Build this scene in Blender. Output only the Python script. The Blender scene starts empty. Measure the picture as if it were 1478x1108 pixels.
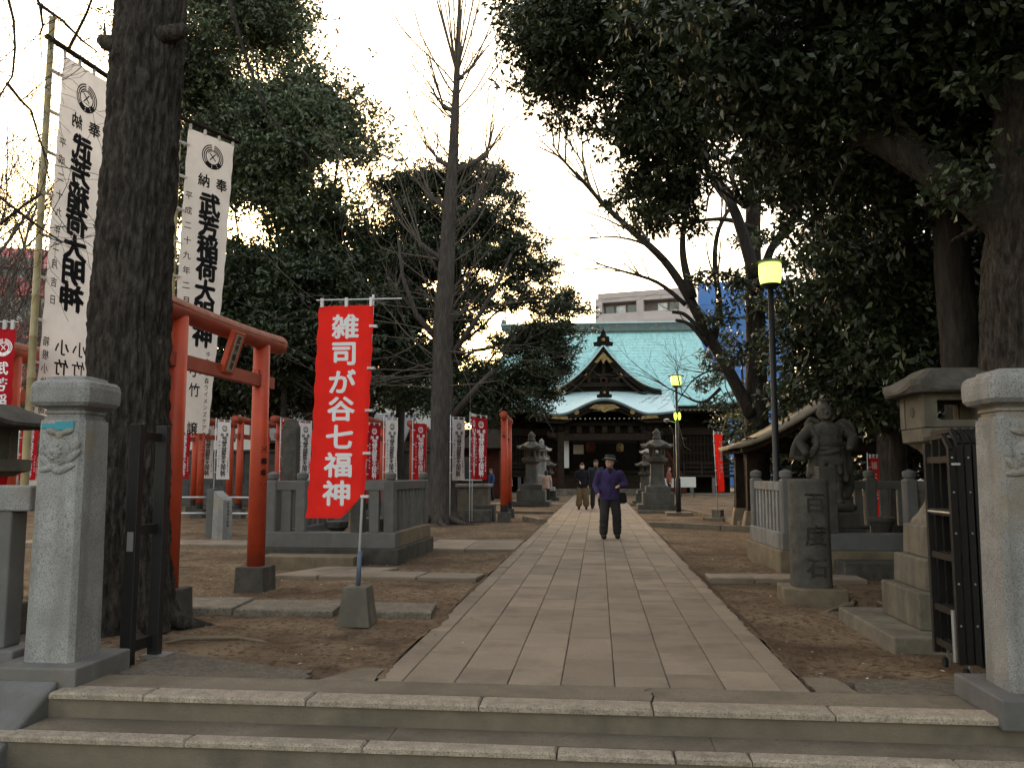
import bpy, bmesh, math, random
import numpy as np
from mathutils import Vector, Matrix, noise as mnoise

# ------------------------------------------------------------------ camera, sky, sun, exposure
SC = bpy.context.scene
COL = SC.collection
R = math.radians
FPX = 1220.0
PITCH = math.atan(128 / FPX)
YAW = math.atan(124 * math.cos(PITCH) / FPX)
CAMZ = 1.35
cam = bpy.data.objects.new('camera', bpy.data.cameras.new('camera'))
COL.objects.link(cam)
cam.location = (0, 0, CAMZ)
cam.rotation_euler = (math.pi / 2 + PITCH, 0, YAW)
cam.data.sensor_width = 36.0
cam.data.lens = FPX / 1478 * 36.0
cam.data.clip_end = 3000
SC.camera = cam

SUN_EL, SUN_ROT = 6.0, -24.0
world = bpy.data.worlds.new('World'); SC.world = world; world.use_nodes = True
wn = world.node_tree
sky = wn.nodes.new('ShaderNodeTexSky'); sky.sky_type = 'NISHITA'; sky.sun_disc = False
sky.sun_elevation = R(SUN_EL); sky.sun_rotation = R(SUN_ROT)
sky.dust_density = 5.0; sky.air_density = 1.0; sky.ozone_density = 0.4
# thin even cloud over the whole sky
cl = wn.nodes.new('ShaderNodeMix'); cl.data_type = 'RGBA'; cl.blend_type = 'ADD'; cl.inputs['Factor'].default_value = 1.0
wn.links.new(sky.outputs[0], cl.inputs[6]); cl.inputs[7].default_value = (.84, .69, .55, 1)
wn.links.new(cl.outputs[2], wn.nodes['Background'].inputs[0])
wn.nodes['Background'].inputs[1].default_value = 0.15

sun = bpy.data.objects.new('sun', bpy.data.lights.new('sun', 'SUN')); COL.objects.link(sun)
sun.data.energy = 0.8; sun.data.angle = R(14); sun.data.color = (1.0, 0.86, 0.68)
sd = Vector((math.sin(R(SUN_ROT)) * math.cos(R(SUN_EL)), math.cos(R(SUN_ROT)) * math.cos(R(SUN_EL)), math.sin(R(SUN_EL))))
sun.rotation_euler = sd.to_track_quat('Z', 'Y').to_euler()

SC.view_settings.view_transform = 'Standard'; SC.view_settings.look = 'None'
SC.view_settings.gamma = 1; SC.view_settings.use_curve_mapping = False
SC.view_settings.exposure = 2.4
SC.cycles.max_bounces = 6; SC.cycles.diffuse_bounces = 3; SC.cycles.transparent_max_bounces = 4
SC.cycles.use_denoising = True

# ------------------------------------------------------------------ helpers
rng = random.Random(7)
nrg = np.random.default_rng(11)
_cr = Matrix.Rotation(YAW, 3, 'Z') @ Matrix.Rotation(PITCH, 3, 'X')
def at(px, py, Y):
    """world point at depth Y along the sight line through a point of the survey picture (1478 x 1108)"""
    r = _cr @ Vector(((px - 739) / FPX, 1, -(py - 554) / FPX))
    return Vector((0, 0, CAMZ)) + r * (Y / r.y)

def tag(o, label=None, cat=None, group=None, kind=None):
    if label: o['label'] = label
    if cat: o['category'] = cat
    if group: o['group'] = group
    if kind: o['kind'] = kind
    return o
def thing(name, label, cat, loc=(0, 0, 0), rotz=0.0, group=None):
    o = bpy.data.objects.new(name, None); COL.objects.link(o)
    o.location = loc; o.rotation_euler = (0, 0, rotz); o.empty_display_size = .2
    return tag(o, label, cat, group)
def struct(o):
    o['kind'] = 'structure'; return o
def link(o, parent=None):
    COL.objects.link(o)
    if parent is not None: o.parent = parent
    return o
def dup(root, loc=None, rotz=None, label=None, group=None):
    def cp(o, par):
        c = o.copy(); COL.objects.link(c); c.parent = par
        for ch in o.children: cp(ch, c)
        return c
    r = cp(root, root.parent)
    if loc is not None: r.location = loc
    if rotz is not None: r.rotation_euler = (0, 0, rotz)
    if label: r['label'] = label
    if group: r['group'] = group
    return r

class MB:
    def __init__(self): self.v = []; self.f = []; self.M = None
    def add(self, vs, fs):
        b = len(self.v)
        if self.M is not None: vs = [tuple(self.M @ Vector(p)) for p in vs]
        self.v.extend(vs); self.f.extend([tuple(i + b for i in f) for f in fs]); return self
    def box(self, x0, x1, y0, y1, z0, z1, tx=0.0, ty=0.0):
        """box, top narrowed by tx / ty on each side"""
        return self.add([(x0, y0, z0), (x1, y0, z0), (x1, y1, z0), (x0, y1, z0),
                         (x0 + tx, y0 + ty, z1), (x1 - tx, y0 + ty, z1), (x1 - tx, y1 - ty, z1), (x0 + tx, y1 - ty, z1)],
                        [(3, 2, 1, 0), (4, 5, 6, 7), (0, 1, 5, 4), (1, 2, 6, 5), (2, 3, 7, 6), (3, 0, 4, 7)])
    def beam(self, a, b, w, h, up=(0, 0, 1)):
        a, b = Vector(a), Vector(b); d = (b - a).normalized(); s = d.cross(Vector(up))
        if s.length < 1e-4: s = d.cross(Vector((1, 0, 0)))
        s.normalize(); u = s.cross(d)
        vs = []
        for p in (a, b):
            for q, r_ in ((-1, -1), (1, -1), (1, 1), (-1, 1)): vs.append(tuple(p + s * (q * w / 2) + u * (r_ * h / 2)))
        return self.add(vs, [(3, 2, 1, 0), (4, 5, 6, 7), (0, 1, 5, 4), (1, 2, 6, 5), (2, 3, 7, 6), (3, 0, 4, 7)])
    def tube(self, pts, rad, n=8, cap=True):
        pts = [Vector(p) for p in pts]
        if not hasattr(rad, '__len__'): rad = [rad] * len(pts)
        vs, fs = [], []; prev = None
        for i, p in enumerate(pts):
            d = (pts[min(i + 1, len(pts) - 1)] - pts[max(i - 1, 0)])
            if d.length < 1e-9: d = Vector((0, 0, 1))
            d.normalize()
            if prev is None:
                a = Vector((1, 0, 0)) if abs(d.x) < .9 else Vector((0, 1, 0))
            else: a = prev
            s = a - d * a.dot(d)
            if s.length < 1e-6: s = d.orthogonal()
            s.normalize(); prev = s; t = d.cross(s)
            for k in range(n):
                an = 2 * math.pi * k / n
                vs.append(tuple(p + (s * math.cos(an) + t * math.sin(an)) * rad[i]))
        for i in range(len(pts) - 1):
            for k in range(n):
                k2 = (k + 1) % n; fs.append((i * n + k, i * n + k2, (i + 1) * n + k2, (i + 1) * n + k))
        if cap:
            fs.append(tuple(reversed(range(n)))); fs.append(tuple(range((len(pts) - 1) * n, len(pts) * n)))
        return self.add(vs, fs)
    def loft(self, rings, cap=True):
        n = len(rings[0]); vs = [p for r_ in rings for p in r_]; fs = []
        for i in range(len(rings) - 1):
            for k in range(n):
                k2 = (k + 1) % n; fs.append((i * n + k, i * n + k2, (i + 1) * n + k2, (i + 1) * n + k))
        if cap:
            fs.append(tuple(reversed(range(n)))); fs.append(tuple(range((len(rings) - 1) * n, len(rings) * n)))
        return self.add(vs, fs)
    def lathe(self, prof, n=16, c=(0, 0), rot=0.0):
        return self.loft([[(c[0] + r_ * math.cos(rot + 2 * math.pi * k / n), c[1] + r_ * math.sin(rot + 2 * math.pi * k / n), z) for k in range(n)] for r_, z in prof])
    def squarelathe(self, prof, e=7.0, n=32, c=(0, 0)):
        rings = []
        for h, z in prof:
            ring = []
            for k in range(n):
                a = 2 * math.pi * (k + .5) / n; ca, sa = math.cos(a), math.sin(a)
                s = h / (abs(ca) ** e + abs(sa) ** e) ** (1 / e)
                ring.append((c[0] + s * ca, c[1] + s * sa, z))
            rings.append(ring)
        return self.loft(rings)
    def prism(self, poly, y0, y1):
        """polygon in x,z extruded along y"""
        n = len(poly)
        vs = [(x, y0, z) for x, z in poly] + [(x, y1, z) for x, z in poly]
        fs = [tuple(range(n)), tuple(reversed(range(n, 2 * n)))] + [(k, k + n, (k + 1) % n + n, (k + 1) % n) for k in range(n)]
        return self.add(vs, fs)
    def ell(self, c, r_, rot=None, n=12, m=8):
        rings = []; M = rot if rot is not None else Matrix.Identity(3)
        for i in range(m + 1):
            t = math.pi * i / m; ring = []
            rr = max(math.sin(t), .02)
            for k in range(n):
                a = 2 * math.pi * k / n
                ring.append(tuple(Vector(c) + M @ Vector((r_[0] * rr * math.cos(a), r_[1] * rr * math.sin(a), -r_[2] * math.cos(t)))))
            rings.append(ring)
        return self.loft(rings)
    def cap(self, a, ra, b, rb, n=10):
        a, b = Vector(a), Vector(b); d = (b - a).normalized()
        pts = [a - d * ra, a - d * ra * .7, a, b, b + d * rb * .7, b + d * rb]
        return self.tube(pts, [ra * .1, ra * .71, ra, rb, rb * .71, rb * .1], n)
    def build(self, name, mat, parent=None, smooth=False, bevel=0, seg=2, solid=0, remesh=0, sm=0):
        me = bpy.data.meshes.new(name); me.from_pydata(self.v, [], self.f); me.materials.append(mat)
        if remesh:
            bm = bmesh.new(); bm.from_mesh(me); bmesh.ops.recalc_face_normals(bm, faces=bm.faces); bm.to_mesh(me); bm.free()
        if smooth: me.polygons.foreach_set('use_smooth', [True] * len(me.polygons))
        o = bpy.data.objects.new(name, me); link(o, parent)
        if bevel:
            m = o.modifiers.new('bevel', 'BEVEL'); m.width = bevel; m.segments = seg; m.limit_method = 'ANGLE'; m.angle_limit = R(40)
        if solid:
            m = o.modifiers.new('solid', 'SOLIDIFY'); m.thickness = solid
        if remesh:
            m = o.modifiers.new('remesh', 'REMESH'); m.mode = 'VOXEL'; m.voxel_size = remesh; m.use_smooth_shade = True
            m = o.modifiers.new('smooth', 'SMOOTH'); m.factor = .5; m.iterations = sm or 3
        return o

def npmesh(name, V, F, mat, parent=None, smooth=False):
    """V (n,3) float array, F (m,4) or (m,3) int array"""
    me = bpy.data.meshes.new(name); k = F.shape[1]
    me.vertices.add(len(V)); me.vertices.foreach_set('co', np.ascontiguousarray(V, dtype=np.float32).ravel())
    me.loops.add(F.size); me.loops.foreach_set('vertex_index', np.ascontiguousarray(F, dtype=np.int32).ravel())
    me.polygons.add(len(F)); me.polygons.foreach_set('loop_start', np.arange(0, F.size, k, dtype=np.int32))
    me.polygons.foreach_set('loop_total', np.full(len(F), k, dtype=np.int32))
    if smooth: me.polygons.foreach_set('use_smooth', np.ones(len(F), dtype=bool))
    me.update(calc_edges=True); me.materials.append(mat)
    return link(bpy.data.objects.new(name, me), parent)

# ------------------------------------------------------------------ materials
def mat(name, col, rough=.8, var=.25, scale=5.0, bump=.15, bscale=40.0, spec=.3, col2=None, mixlo=.35, mixhi=.7,
        speck=None, speckcol=(.03, .03, .03), stretch=(1, 1, 1), metal=0.0, island=0.0, objvar=0.12, transl=0.0, bdist=.01, stain=None, stainlo=.55, streak=None):
    m = bpy.data.materials.new(name); m.use_nodes = True
    nt = m.node_tree; N = nt.nodes; L = nt.links; bs = N['Principled BSDF']
    tc = N.new('ShaderNodeTexCoord'); oi = N.new('ShaderNodeObjectInfo')
    mp = N.new('ShaderNodeMapping'); mp.inputs['Scale'].default_value = stretch
    L.new(tc.outputs['Object'], mp.inputs['Vector'])
    mul = N.new('ShaderNodeVectorMath'); mul.operation = 'SCALE'; mul.inputs[0].default_value = (31.7, 17.3, 9.1)
    L.new(oi.outputs['Random'], mul.inputs['Scale'])
    ad = N.new('ShaderNodeVectorMath'); ad.operation = 'ADD'
    L.new(mp.outputs[0], ad.inputs[0]); L.new(mul.outputs[0], ad.inputs[1])
    vec = ad.outputs[0]
    def noise_(sc_, det=5, ro=.6):
        n = N.new('ShaderNodeTexNoise'); n.inputs['Scale'].default_value = sc_; n.inputs['Detail'].default_value = det
        n.inputs['Roughness'].default_value = ro; L.new(vec, n.inputs['Vector']); return n.outputs['Fac']
    def ramp(fac, lo, hi, c0, c1):
        r_ = N.new('ShaderNodeValToRGB'); e = r_.color_ramp.elements
        e[0].position = lo; e[0].color = (*c0, 1); e[1].position = hi; e[1].color = (*c1, 1)
        L.new(fac, r_.inputs[0]); return r_.outputs[0]
    def mixc(fac, a, b, mode='MIX'):
        x = N.new('ShaderNodeMix'); x.data_type = 'RGBA'; x.blend_type = mode
        if isinstance(fac, float): x.inputs['Factor'].default_value = fac
        else: L.new(fac, x.inputs['Factor'])
        for s, i in ((a, 6), (b, 7)):
            if isinstance(s, tuple): x.inputs[i].default_value = (*s, 1)
            else: L.new(s, x.inputs[i])
        return x.outputs[2]
    c0 = tuple(c * (1 - var) for c in col); c1 = col2 or tuple(min(1, c * (1 + var)) for c in col)
    if col2: c0 = col
    c = ramp(noise_(scale, 6, .65), mixlo, mixhi, c0, c1)
    if speck:
        c = mixc(ramp(noise_(speck, 3, .7), .37, .50, (.9, .9, .9), (0, 0, 0)), c, speckcol)
    if stain:
        c = mixc(ramp(noise_(1.7, 4, .6), stainlo, stainlo + .14, (0, 0, 0), (.75, .75, .75)), c, stain)
    if streak:
        m2 = N.new('ShaderNodeMapping'); m2.inputs['Scale'].default_value = (3.2, 3.2, .45); L.new(tc.outputs['Object'], m2.inputs['Vector'])
        n2 = N.new('ShaderNodeTexNoise'); n2.inputs['Scale'].default_value = 1.6; n2.inputs['Detail'].default_value = 5; L.new(m2.outputs[0], n2.inputs['Vector'])
        c = mixc(ramp(n2.outputs['Fac'], .48, .72, (0, 0, 0), (.75, .75, .75)), c, streak)
    def vary(fac, amt, c):
        mr = N.new('ShaderNodeMapRange'); mr.inputs['To Min'].default_value = 1 - amt; mr.inputs['To Max'].default_value = 1 + amt
        L.new(fac, mr.inputs['Value'])
        sc_ = N.new('ShaderNodeVectorMath'); sc_.operation = 'SCALE'; L.new(c, sc_.inputs[0]); L.new(mr.outputs[0], sc_.inputs['Scale']); return sc_.outputs[0]
    if objvar: c = vary(oi.outputs['Random'], objvar, c)
    if island:
        ge = N.new('ShaderNodeNewGeometry'); c = vary(ge.outputs['Random Per Island'], island, c)
    L.new(c, bs.inputs['Base Color'])
    bs.inputs['Roughness'].default_value = rough; bs.inputs['Metallic'].default_value = metal
    bs.inputs['Specular IOR Level'].default_value = spec
    if bump:
        b = N.new('ShaderNodeBump'); b.inputs['Strength'].default_value = min(1, bump * 2); b.inputs['Distance'].default_value = bdist
        L.new(noise_(bscale, 4, .6), b.inputs['Height']); L.new(b.outputs[0], bs.inputs['Normal'])
    if transl:
        t = N.new('ShaderNodeBsdfTranslucent'); L.new(c, t.inputs['Color'])
        mx = N.new('ShaderNodeMixShader'); mx.inputs[0].default_value = transl
        L.new(bs.outputs[0], mx.inputs[1]); L.new(t.outputs[0], mx.inputs[2]); L.new(mx.outputs[0], N['Material Output'].inputs['Surface'])
    return m
def emat(name, col, strength):
    m = bpy.data.materials.new(name); m.use_nodes = True; b = m.node_tree.nodes['Principled BSDF']
    b.inputs['Base Color'].default_value = (*col, 1); b.inputs['Emission Color'].default_value = (*col, 1); b.inputs['Emission Strength'].default_value = strength
    b.inputs['Roughness'].default_value = .4
    return m

M = {}
M['dirt'] = mat('dirt', (.088, .058, .037), .95, scale=.8, col2=(.225, .165, .108), mixlo=.36, mixhi=.68, bump=.5, bscale=22, bdist=.03, speck=16, speckcol=(.055, .036, .024), stain=(.055, .036, .025), stainlo=.54, spec=.1)
M['slab'] = mat('paving_granite', (.225, .180, .138), .8, .16, 1.6, .2, 120, speck=150, speckcol=(.15, .125, .095), stain=(.130, .102, .076), stainlo=.52, objvar=.15, spec=.25)
M['bed'] = mat('joint_sand', (.065, .048, .033), .95)
M['conc'] = mat('worn_concrete', (.165, .135, .100), .9, .22, 3, .3, 80, stain=(.10, .08, .058), stainlo=.5, speck=60, speckcol=(.11, .095, .075))
M['riser'] = mat('riser_concrete', (.135, .112, .084), .9, .2, 2.5, .25, 60, stain=(.075, .065, .052), stainlo=.52)
M['nosing'] = mat('step_granite', (.325, .275, .215), .85, .25, 14, .6, 90, speck=90, speckcol=(.15, .125, .10))
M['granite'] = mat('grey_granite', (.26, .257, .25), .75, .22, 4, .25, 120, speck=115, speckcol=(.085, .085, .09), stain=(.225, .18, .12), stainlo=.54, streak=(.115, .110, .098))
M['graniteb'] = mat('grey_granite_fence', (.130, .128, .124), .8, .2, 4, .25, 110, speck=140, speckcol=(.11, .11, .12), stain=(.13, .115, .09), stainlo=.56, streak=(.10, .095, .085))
M['darkstone'] = mat('weathered_dark_stone', (.078, .072, .062), .9, .35, 6, .5, 45, stain=(.040, .038, .034), stainlo=.50, streak=(.05, .046, .038))
M['lantstone'] = mat('lantern_stone', (.145, .128, .100), .9, .25, 5, .4, 60, stain=(.075, .068, .056), stainlo=.5, streak=(.085, .076, .062))
M['lantfar'] = mat('grey_lantern_stone', (.098, .094, .084), .9, .25, 4, .3, 50, stain=(.06, .057, .05), stainlo=.5, streak=(.06, .056, .05))
M['tanstone'] = mat('soil_stained_stone', (.17, .135, .092), .9, .25, 4, .35, 50, stain=(.10, .08, .06))
M['slabrough'] = mat('rough_stone', (.20, .175, .14), .9, .3, 8, .7, 35, bdist=.02, speck=40, speckcol=(.12, .10, .08))
M['asphalt'] = mat('gravelly_asphalt', (.115, .098, .078), .95, .3, 14, .7, 90, speck=45, speckcol=(.055, .048, .04), stain=(.13, .095, .062))
M['red'] = mat('vermilion_paint', (.50, .062, .022), .5, .14, 3, .06, 60, spec=.4, stain=(.26, .045, .026), stainlo=.57, objvar=.06, streak=(.34, .05, .025))
M['reddull'] = mat('dull_vermilion', (.33, .058, .030), .6, .18, 4, .08, 60, spec=.3, stain=(.24, .055, .035), stainlo=.56, objvar=.05)  # browner, darker red than the posts, for the beams
M['redtop'] = mat('faded_vermilion', (.27, .085, .050), .7, .25, 7, .2, 60, stain=(.34, .22, .17), stainlo=.58)
M['blackfoot'] = mat('black_paint', (.015, .014, .014), .6)
M['iron'] = mat('black_iron', (.007, .007, .008), .5, .3, 20, .05, spec=.5)
M['steel'] = mat('zinc_steel', (.42, .43, .44), .4, .1, 10, .02, metal=.8)
M['pole'] = mat('flag_pole', (.50, .52, .54), .4, .08, 10, .0, spec=.5)
M['polebase'] = mat('blue_grey_tube', (.10, .13, .19), .5, .1, 10, .0)
M['bamboo'] = mat('bamboo', (.36, .30, .16), .5, .2, 6, .08, 50, spec=.4)
M['redcloth'] = mat('red_cloth', (.74, .026, .020), .75, .08, 5, .12, 12, transl=.42, spec=.1)
M['darkredcloth'] = mat('crimson_cloth', (.42, .014, .022), .8, .08, 3, .05, 300, transl=.3, spec=.1)
M['whitecloth'] = mat('white_cloth', (.74, .72, .72), .8, .07, 4, .12, 10, transl=.38, spec=.1)
M['inkwhite'] = mat('white_print', (.84, .84, .86), .8, .02, 3, 0, transl=.15, spec=.1)
M['ink'] = mat('black_print', (.012, .012, .014), .8, .02, 3, 0, spec=.1)
M['inkgrey'] = mat('grey_print', (.055, .055, .06), .8, .02, 3, 0, spec=.1)
M['bark'] = mat('furrowed_bark', (.036, .030, .026), .95, .4, 7, .6, 16, bdist=.05, stretch=(3, 3, .9), col2=(.105, .092, .080), mixlo=.4, mixhi=.72, spec=.1)
M['barkg'] = mat('ginkgo_bark', (.058, .050, .046), .95, .35, 6, .5, 22, bdist=.03, stretch=(3, 3, .5), col2=(.12, .105, .095), mixlo=.4, mixhi=.75, spec=.1)
M['twig'] = mat('twig_bark', (.095, .078, .066), .9, .25, 5, .1)
M['barkd'] = mat('dark_bark', (.028, .025, .023), .95, .4, 5, .6, 22, bdist=.04, stretch=(3, 3, .6), col2=(.062, .054, .048), spec=.1)
def leafmat(n, c, tr=.10, isl=.5): return mat(n, c, .40, .42, .9, 0, spec=.5, island=isl, transl=tr, objvar=0)
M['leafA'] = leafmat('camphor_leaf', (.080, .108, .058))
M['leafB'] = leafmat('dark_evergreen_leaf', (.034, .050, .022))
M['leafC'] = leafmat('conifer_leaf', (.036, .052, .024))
M['leafD'] = leafmat('glossy_leaf', (.038, .055, .024))
M['leafY'] = leafmat('young_leaf', (.14, .14, .03))
M['litter'] = mat('fallen_leaf', (.16, .11, .06), .9, .3, 3, 0, island=.6, objvar=0)
M['litterw'] = mat('petal', (.55, .50, .44), .9, .2, 3, 0, island=.3, objvar=0)
M['patina'] = mat('verdigris_copper', (.30, .56, .58), .6, .12, 1.2, .1, 30, stretch=(2.2, 2.2, .35), col2=(.40, .67, .68), stain=(.20, .34, .33), stainlo=.56, streak=(.23, .42, .43), objvar=.03, spec=.3)
M['patinad'] = mat('dull_copper', (.38, .53, .55), .6, .14, 1.4, .1, 30, col2=(.48, .62, .64), stain=(.30, .40, .43), stainlo=.6, objvar=.03)
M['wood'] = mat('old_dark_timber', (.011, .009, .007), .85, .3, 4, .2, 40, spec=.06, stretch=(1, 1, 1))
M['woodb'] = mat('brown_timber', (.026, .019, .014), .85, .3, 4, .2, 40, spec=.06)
M['woodr'] = mat('red_brown_timber', (.060, .020, .014), .8, .25, 4, .2, 40, spec=.08)
M['gold'] = mat('gilt', (.24, .165, .065), .55, .55, 9, .4, 14, metal=.35, bdist=.05)
M['ridge'] = mat('ridge_tile', (.10, .13, .13), .75, .2, 3, .1)
M['shingle'] = mat('pavilion_roof', (.19, .165, .125), .9, .25, 5, .4, 30, stretch=(1, .3, 1))
M['wallblock'] = mat('block_wall', (.11, .11, .115), .9, .2, 3, .2, 40)
M['roofgrey'] = mat('grey_roof', (.15, .155, .165), .8, .2, 3, .1)
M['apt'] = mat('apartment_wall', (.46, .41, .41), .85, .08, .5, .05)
M['aptd'] = mat('apartment_recess_shade', (.16, .135, .13), .85, .08, .5, .05)  # darker wall colour paints the shade inside the balcony recesses
M['pane'] = mat('painted_reflection_glass', (.55, .56, .58), .12, .5, .8, 0, spec=.8)  # pale base colour paints the white reflection of the sky
M['paned'] = mat('window_glass_dark', (.05, .055, .065), .12, .3, .8, 0, spec=.8)
M['blue'] = mat('blue_sheet', (.08, .20, .52), .6, .12, .3, .1, 4, transl=.15, objvar=.08)
M['pink'] = mat('pink_wall', (.50, .13, .14), .85, .1, .6, .05)
M['offwhite'] = mat('off_white_wall', (.55, .53, .50), .85, .1, .6, .05)
M['paper'] = mat('notice_paper', (.52, .52, .50), .8, .06, 3, .02)
M['papertan'] = mat('old_board', (.30, .26, .20), .8, .15, 3, .02)
M['teal'] = mat('teal_tape', (.045, .26, .32), .6, .08, 4, .03)
M['lamp'] = emat('lamp_glass', (.70, 1.0, .20), .37)
M['lamp2'] = emat('small_lamp_glass', (.66, 1.0, .10), .34)
M['skin'] = mat('skin', (.46, .27, .19), .6, .08, 5, 0)
M['hair'] = mat('dark_hair', (.02, .016, .013), .6, .2, 5, .1)
def cloth(n, c): return mat(n, c, .9, .18, 6, .2, 30, bdist=.008)
M['purple'] = cloth('purple_jacket', (.040, .026, .092)); M['trouser'] = cloth('charcoal_trousers', (.030, .028, .028))
M['hat'] = cloth('dark_felt', (.028, .032, .028)); M['hatband'] = cloth('pale_band', (.25, .25, .22)); M['shoe'] = cloth('dark_leather', (.03, .018, .014))
M['navy'] = cloth('navy_coat', (.012, .012, .018)); M['tan'] = cloth('tan_trousers', (.17, .115, .062)); M['slate'] = cloth('slate_jacket', (.035, .042, .055))
M['pinkcoat'] = cloth('pale_pink_jacket', (.38, .26, .22)); M['brick'] = cloth('rust_jacket', (.17, .06, .04)); M['beige'] = cloth('beige_coat', (.33, .24, .15))
M['bluecloth'] = cloth('blue_cloth', (.04, .08, .22)); M['maskw'] = cloth('white_mask', (.75, .75, .75)); M['dark'] = cloth('black_cloth', (.012, .012, .013))

# ------------------------------------------------------------------ lettering
_gl = {}
def glyph(ch):
    if ch not in _gl:
        c = bpy.data.curves.new('g', 'FONT'); c.body = ch; c.size = 1; c.resolution_u = 2
        o = bpy.data.objects.new('g', c); COL.objects.link(o)
        dg = bpy.context.evaluated_depsgraph_get(); dg.update()
        me = bpy.data.meshes.new_from_object(o.evaluated_get(dg))
        vs = [(v.co.x, v.co.y) for v in me.vertices]; fs = [tuple(p.vertices) for p in me.polygons]
        bpy.data.objects.remove(o); bpy.data.curves.remove(c); bpy.data.meshes.remove(me)
        if vs:
            cx = (min(v[0] for v in vs) + max(v[0] for v in vs)) / 2; cy = (min(v[1] for v in vs) + max(v[1] for v in vs)) / 2
            vs = [(x - cx, y - cy) for x, y in vs]
        _gl[ch] = (vs, fs)
    return _gl[ch]
def put(mb, ch, cx, cz, size, fn, mirror=False, bold=0.0, sx=1.0):
    """one character centred at cx, cz on the cloth fn(x, z) -> y, printed on its near (-y) side"""
    vs, fs = glyph(ch); s = -1 if mirror else 1
    offs = [(0, 0)] if not bold else [(0, 0), (bold, bold * .4), (-bold, -bold * .4), (bold * .4, -bold), (-bold * .4, bold)]
    for i, (dx, dz) in enumerate(offs):
        out = []
        for x, y in vs:
            X = cx + s * x * size * sx + dx * size; Zz = cz + y * size + dz * size
            out.append((X, fn(X, Zz) - .004 - .0004 * i, Zz))
        mb.add(out, fs)
def column(mb, text, cx, ztop, pitch, size, fn, mirror=False, bold=0.0, sx=1.0):
    for i, ch in enumerate(text):
        if ch != ' ': put(mb, ch, cx, ztop - (i + .5) * pitch, size, fn, mirror, bold, sx)
def ring(mb, cx, cz, r0, r1, a0, a1, fn, n=28):
    vs, fs = [], []
    for k in range(n + 1):
        a = R(a0 + (a1 - a0) * k / n)
        for r_ in (r0, r1):
            x, z = cx + r_ * math.cos(a), cz + r_ * math.sin(a); vs.append((x, fn(x, z) - .005, z))
    for k in range(n): fs.append((2 * k, 2 * k + 1, 2 * k + 3, 2 * k + 2))
    mb.add(vs, fs)
def crest(mb, cx, cz, r_, fn, n=28):
    for q in (.98, .82, .66):
        ring(mb, cx, cz, r_ * (q - .09), r_ * q, 97, 443, fn, n)
    ring(mb, cx, cz, r_ * .60, r_ * .95, 222, 262, fn, 8); ring(mb, cx, cz, r_ * .60, r_ * .95, 268, 300, fn, 8); ring(mb, cx, cz, r_ * .62, r_ * .95, 305, 330, fn, 8)
    ring(mb, cx, cz, r_ * .45, r_ * .53, 20, 150, fn, 12)
    for a in (50, 135):
        d = Vector((math.cos(R(a)), math.sin(R(a)))); nrm = Vector((-d.y, d.x)) * r_ * .045; vs = []
        for s_, t_ in ((-1, -1), (1, -1), (1, 1), (-1, 1)):
            p = d * (s_ * r_ * .38) + nrm * t_; vs.append((cx + p.x, fn(cx + p.x, cz + p.y) - .0055, cz + p.y))
        mb.add(vs, [(0, 1, 2, 3)])
# ------------------------------------------------------------------ the setting: ground, street, steps, path
PX0, PX1 = -1.455, 1.305
def gz(x, y):
    z = -.055 + .035 * mnoise.noise((x * .5, y * .5, 3.1)) + .022 * mnoise.noise((x * 2.1, y * 2.1, 7.7)) + .012 * mnoise.noise((x * 5.5, y * 5.5, 1.3)) + .006 * mnoise.noise((x * 13, y * 13, 2.3))
    return min(z, -.012)
def axis(segs):
    out = []
    for a, b, n in segs: out += list(np.linspace(a, b, n, endpoint=False))
    out.append(segs[-1][1]); return out
gx = axis([(-700, -60, 6), (-60, -12, 24), (-12, -6, 60), (-6, -1.5, 100), (-1.5, 1.35, 12), (1.35, 5, 80), (5, 12, 40), (12, 60, 20), (60, 700, 6)])
gy = axis([(5.5, 11, 110), (11, 20, 90), (20, 40, 60), (40, 80, 20), (80, 900, 8)])
nx, ny = len(gx), len(gy)
GV = np.array([(x, y, gz(x, y)) for y in gy for x in gx])
ii = np.arange((ny - 1) * (nx - 1)); r0 = ii // (nx - 1); c0 = ii % (nx - 1); a0 = r0 * nx + c0
GF = np.stack([a0, a0 + 1, a0 + nx + 1, a0 + nx], 1)
struct(npmesh('ground', GV, GF, M['dirt'], smooth=True))
mb = MB(); mb.add([(-700, -500, -.46), (700, -500, -.46), (700, 5.5, -.46), (-700, 5.5, -.46)], [(0, 1, 2, 3)])
struct(mb.build('street', M['asphalt']))

def slabmesh(mb, x0, x1, y0, y1, zt, th, c=.006, jit=0.0, rr=rng):
    j = lambda: rr.uniform(-jit, jit)
    P = [(x0 + j(), y0 + j()), (x1 + j(), y0 + j()), (x1 + j(), y1 + j()), (x0 + j(), y1 + j())]
    cx, cy = (x0 + x1) / 2, (y0 + y1) / 2
    ins = [(x + (c if x < cx else -c), y + (c if y < cy else -c)) for x, y in P]
    vs = [(x, y, zt - th) for x, y in P] + [(x, y, zt - c) for x, y in P] + [(x, y, zt) for x, y in ins]
    fs = [(3, 2, 1, 0), (8, 9, 10, 11)]
    for b in (0, 4):
        for k in range(4): fs.append((b + k, b + (k + 1) % 4, b + 4 + (k + 1) % 4, b + 4 + k))
    return mb.add(vs, fs)

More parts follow.
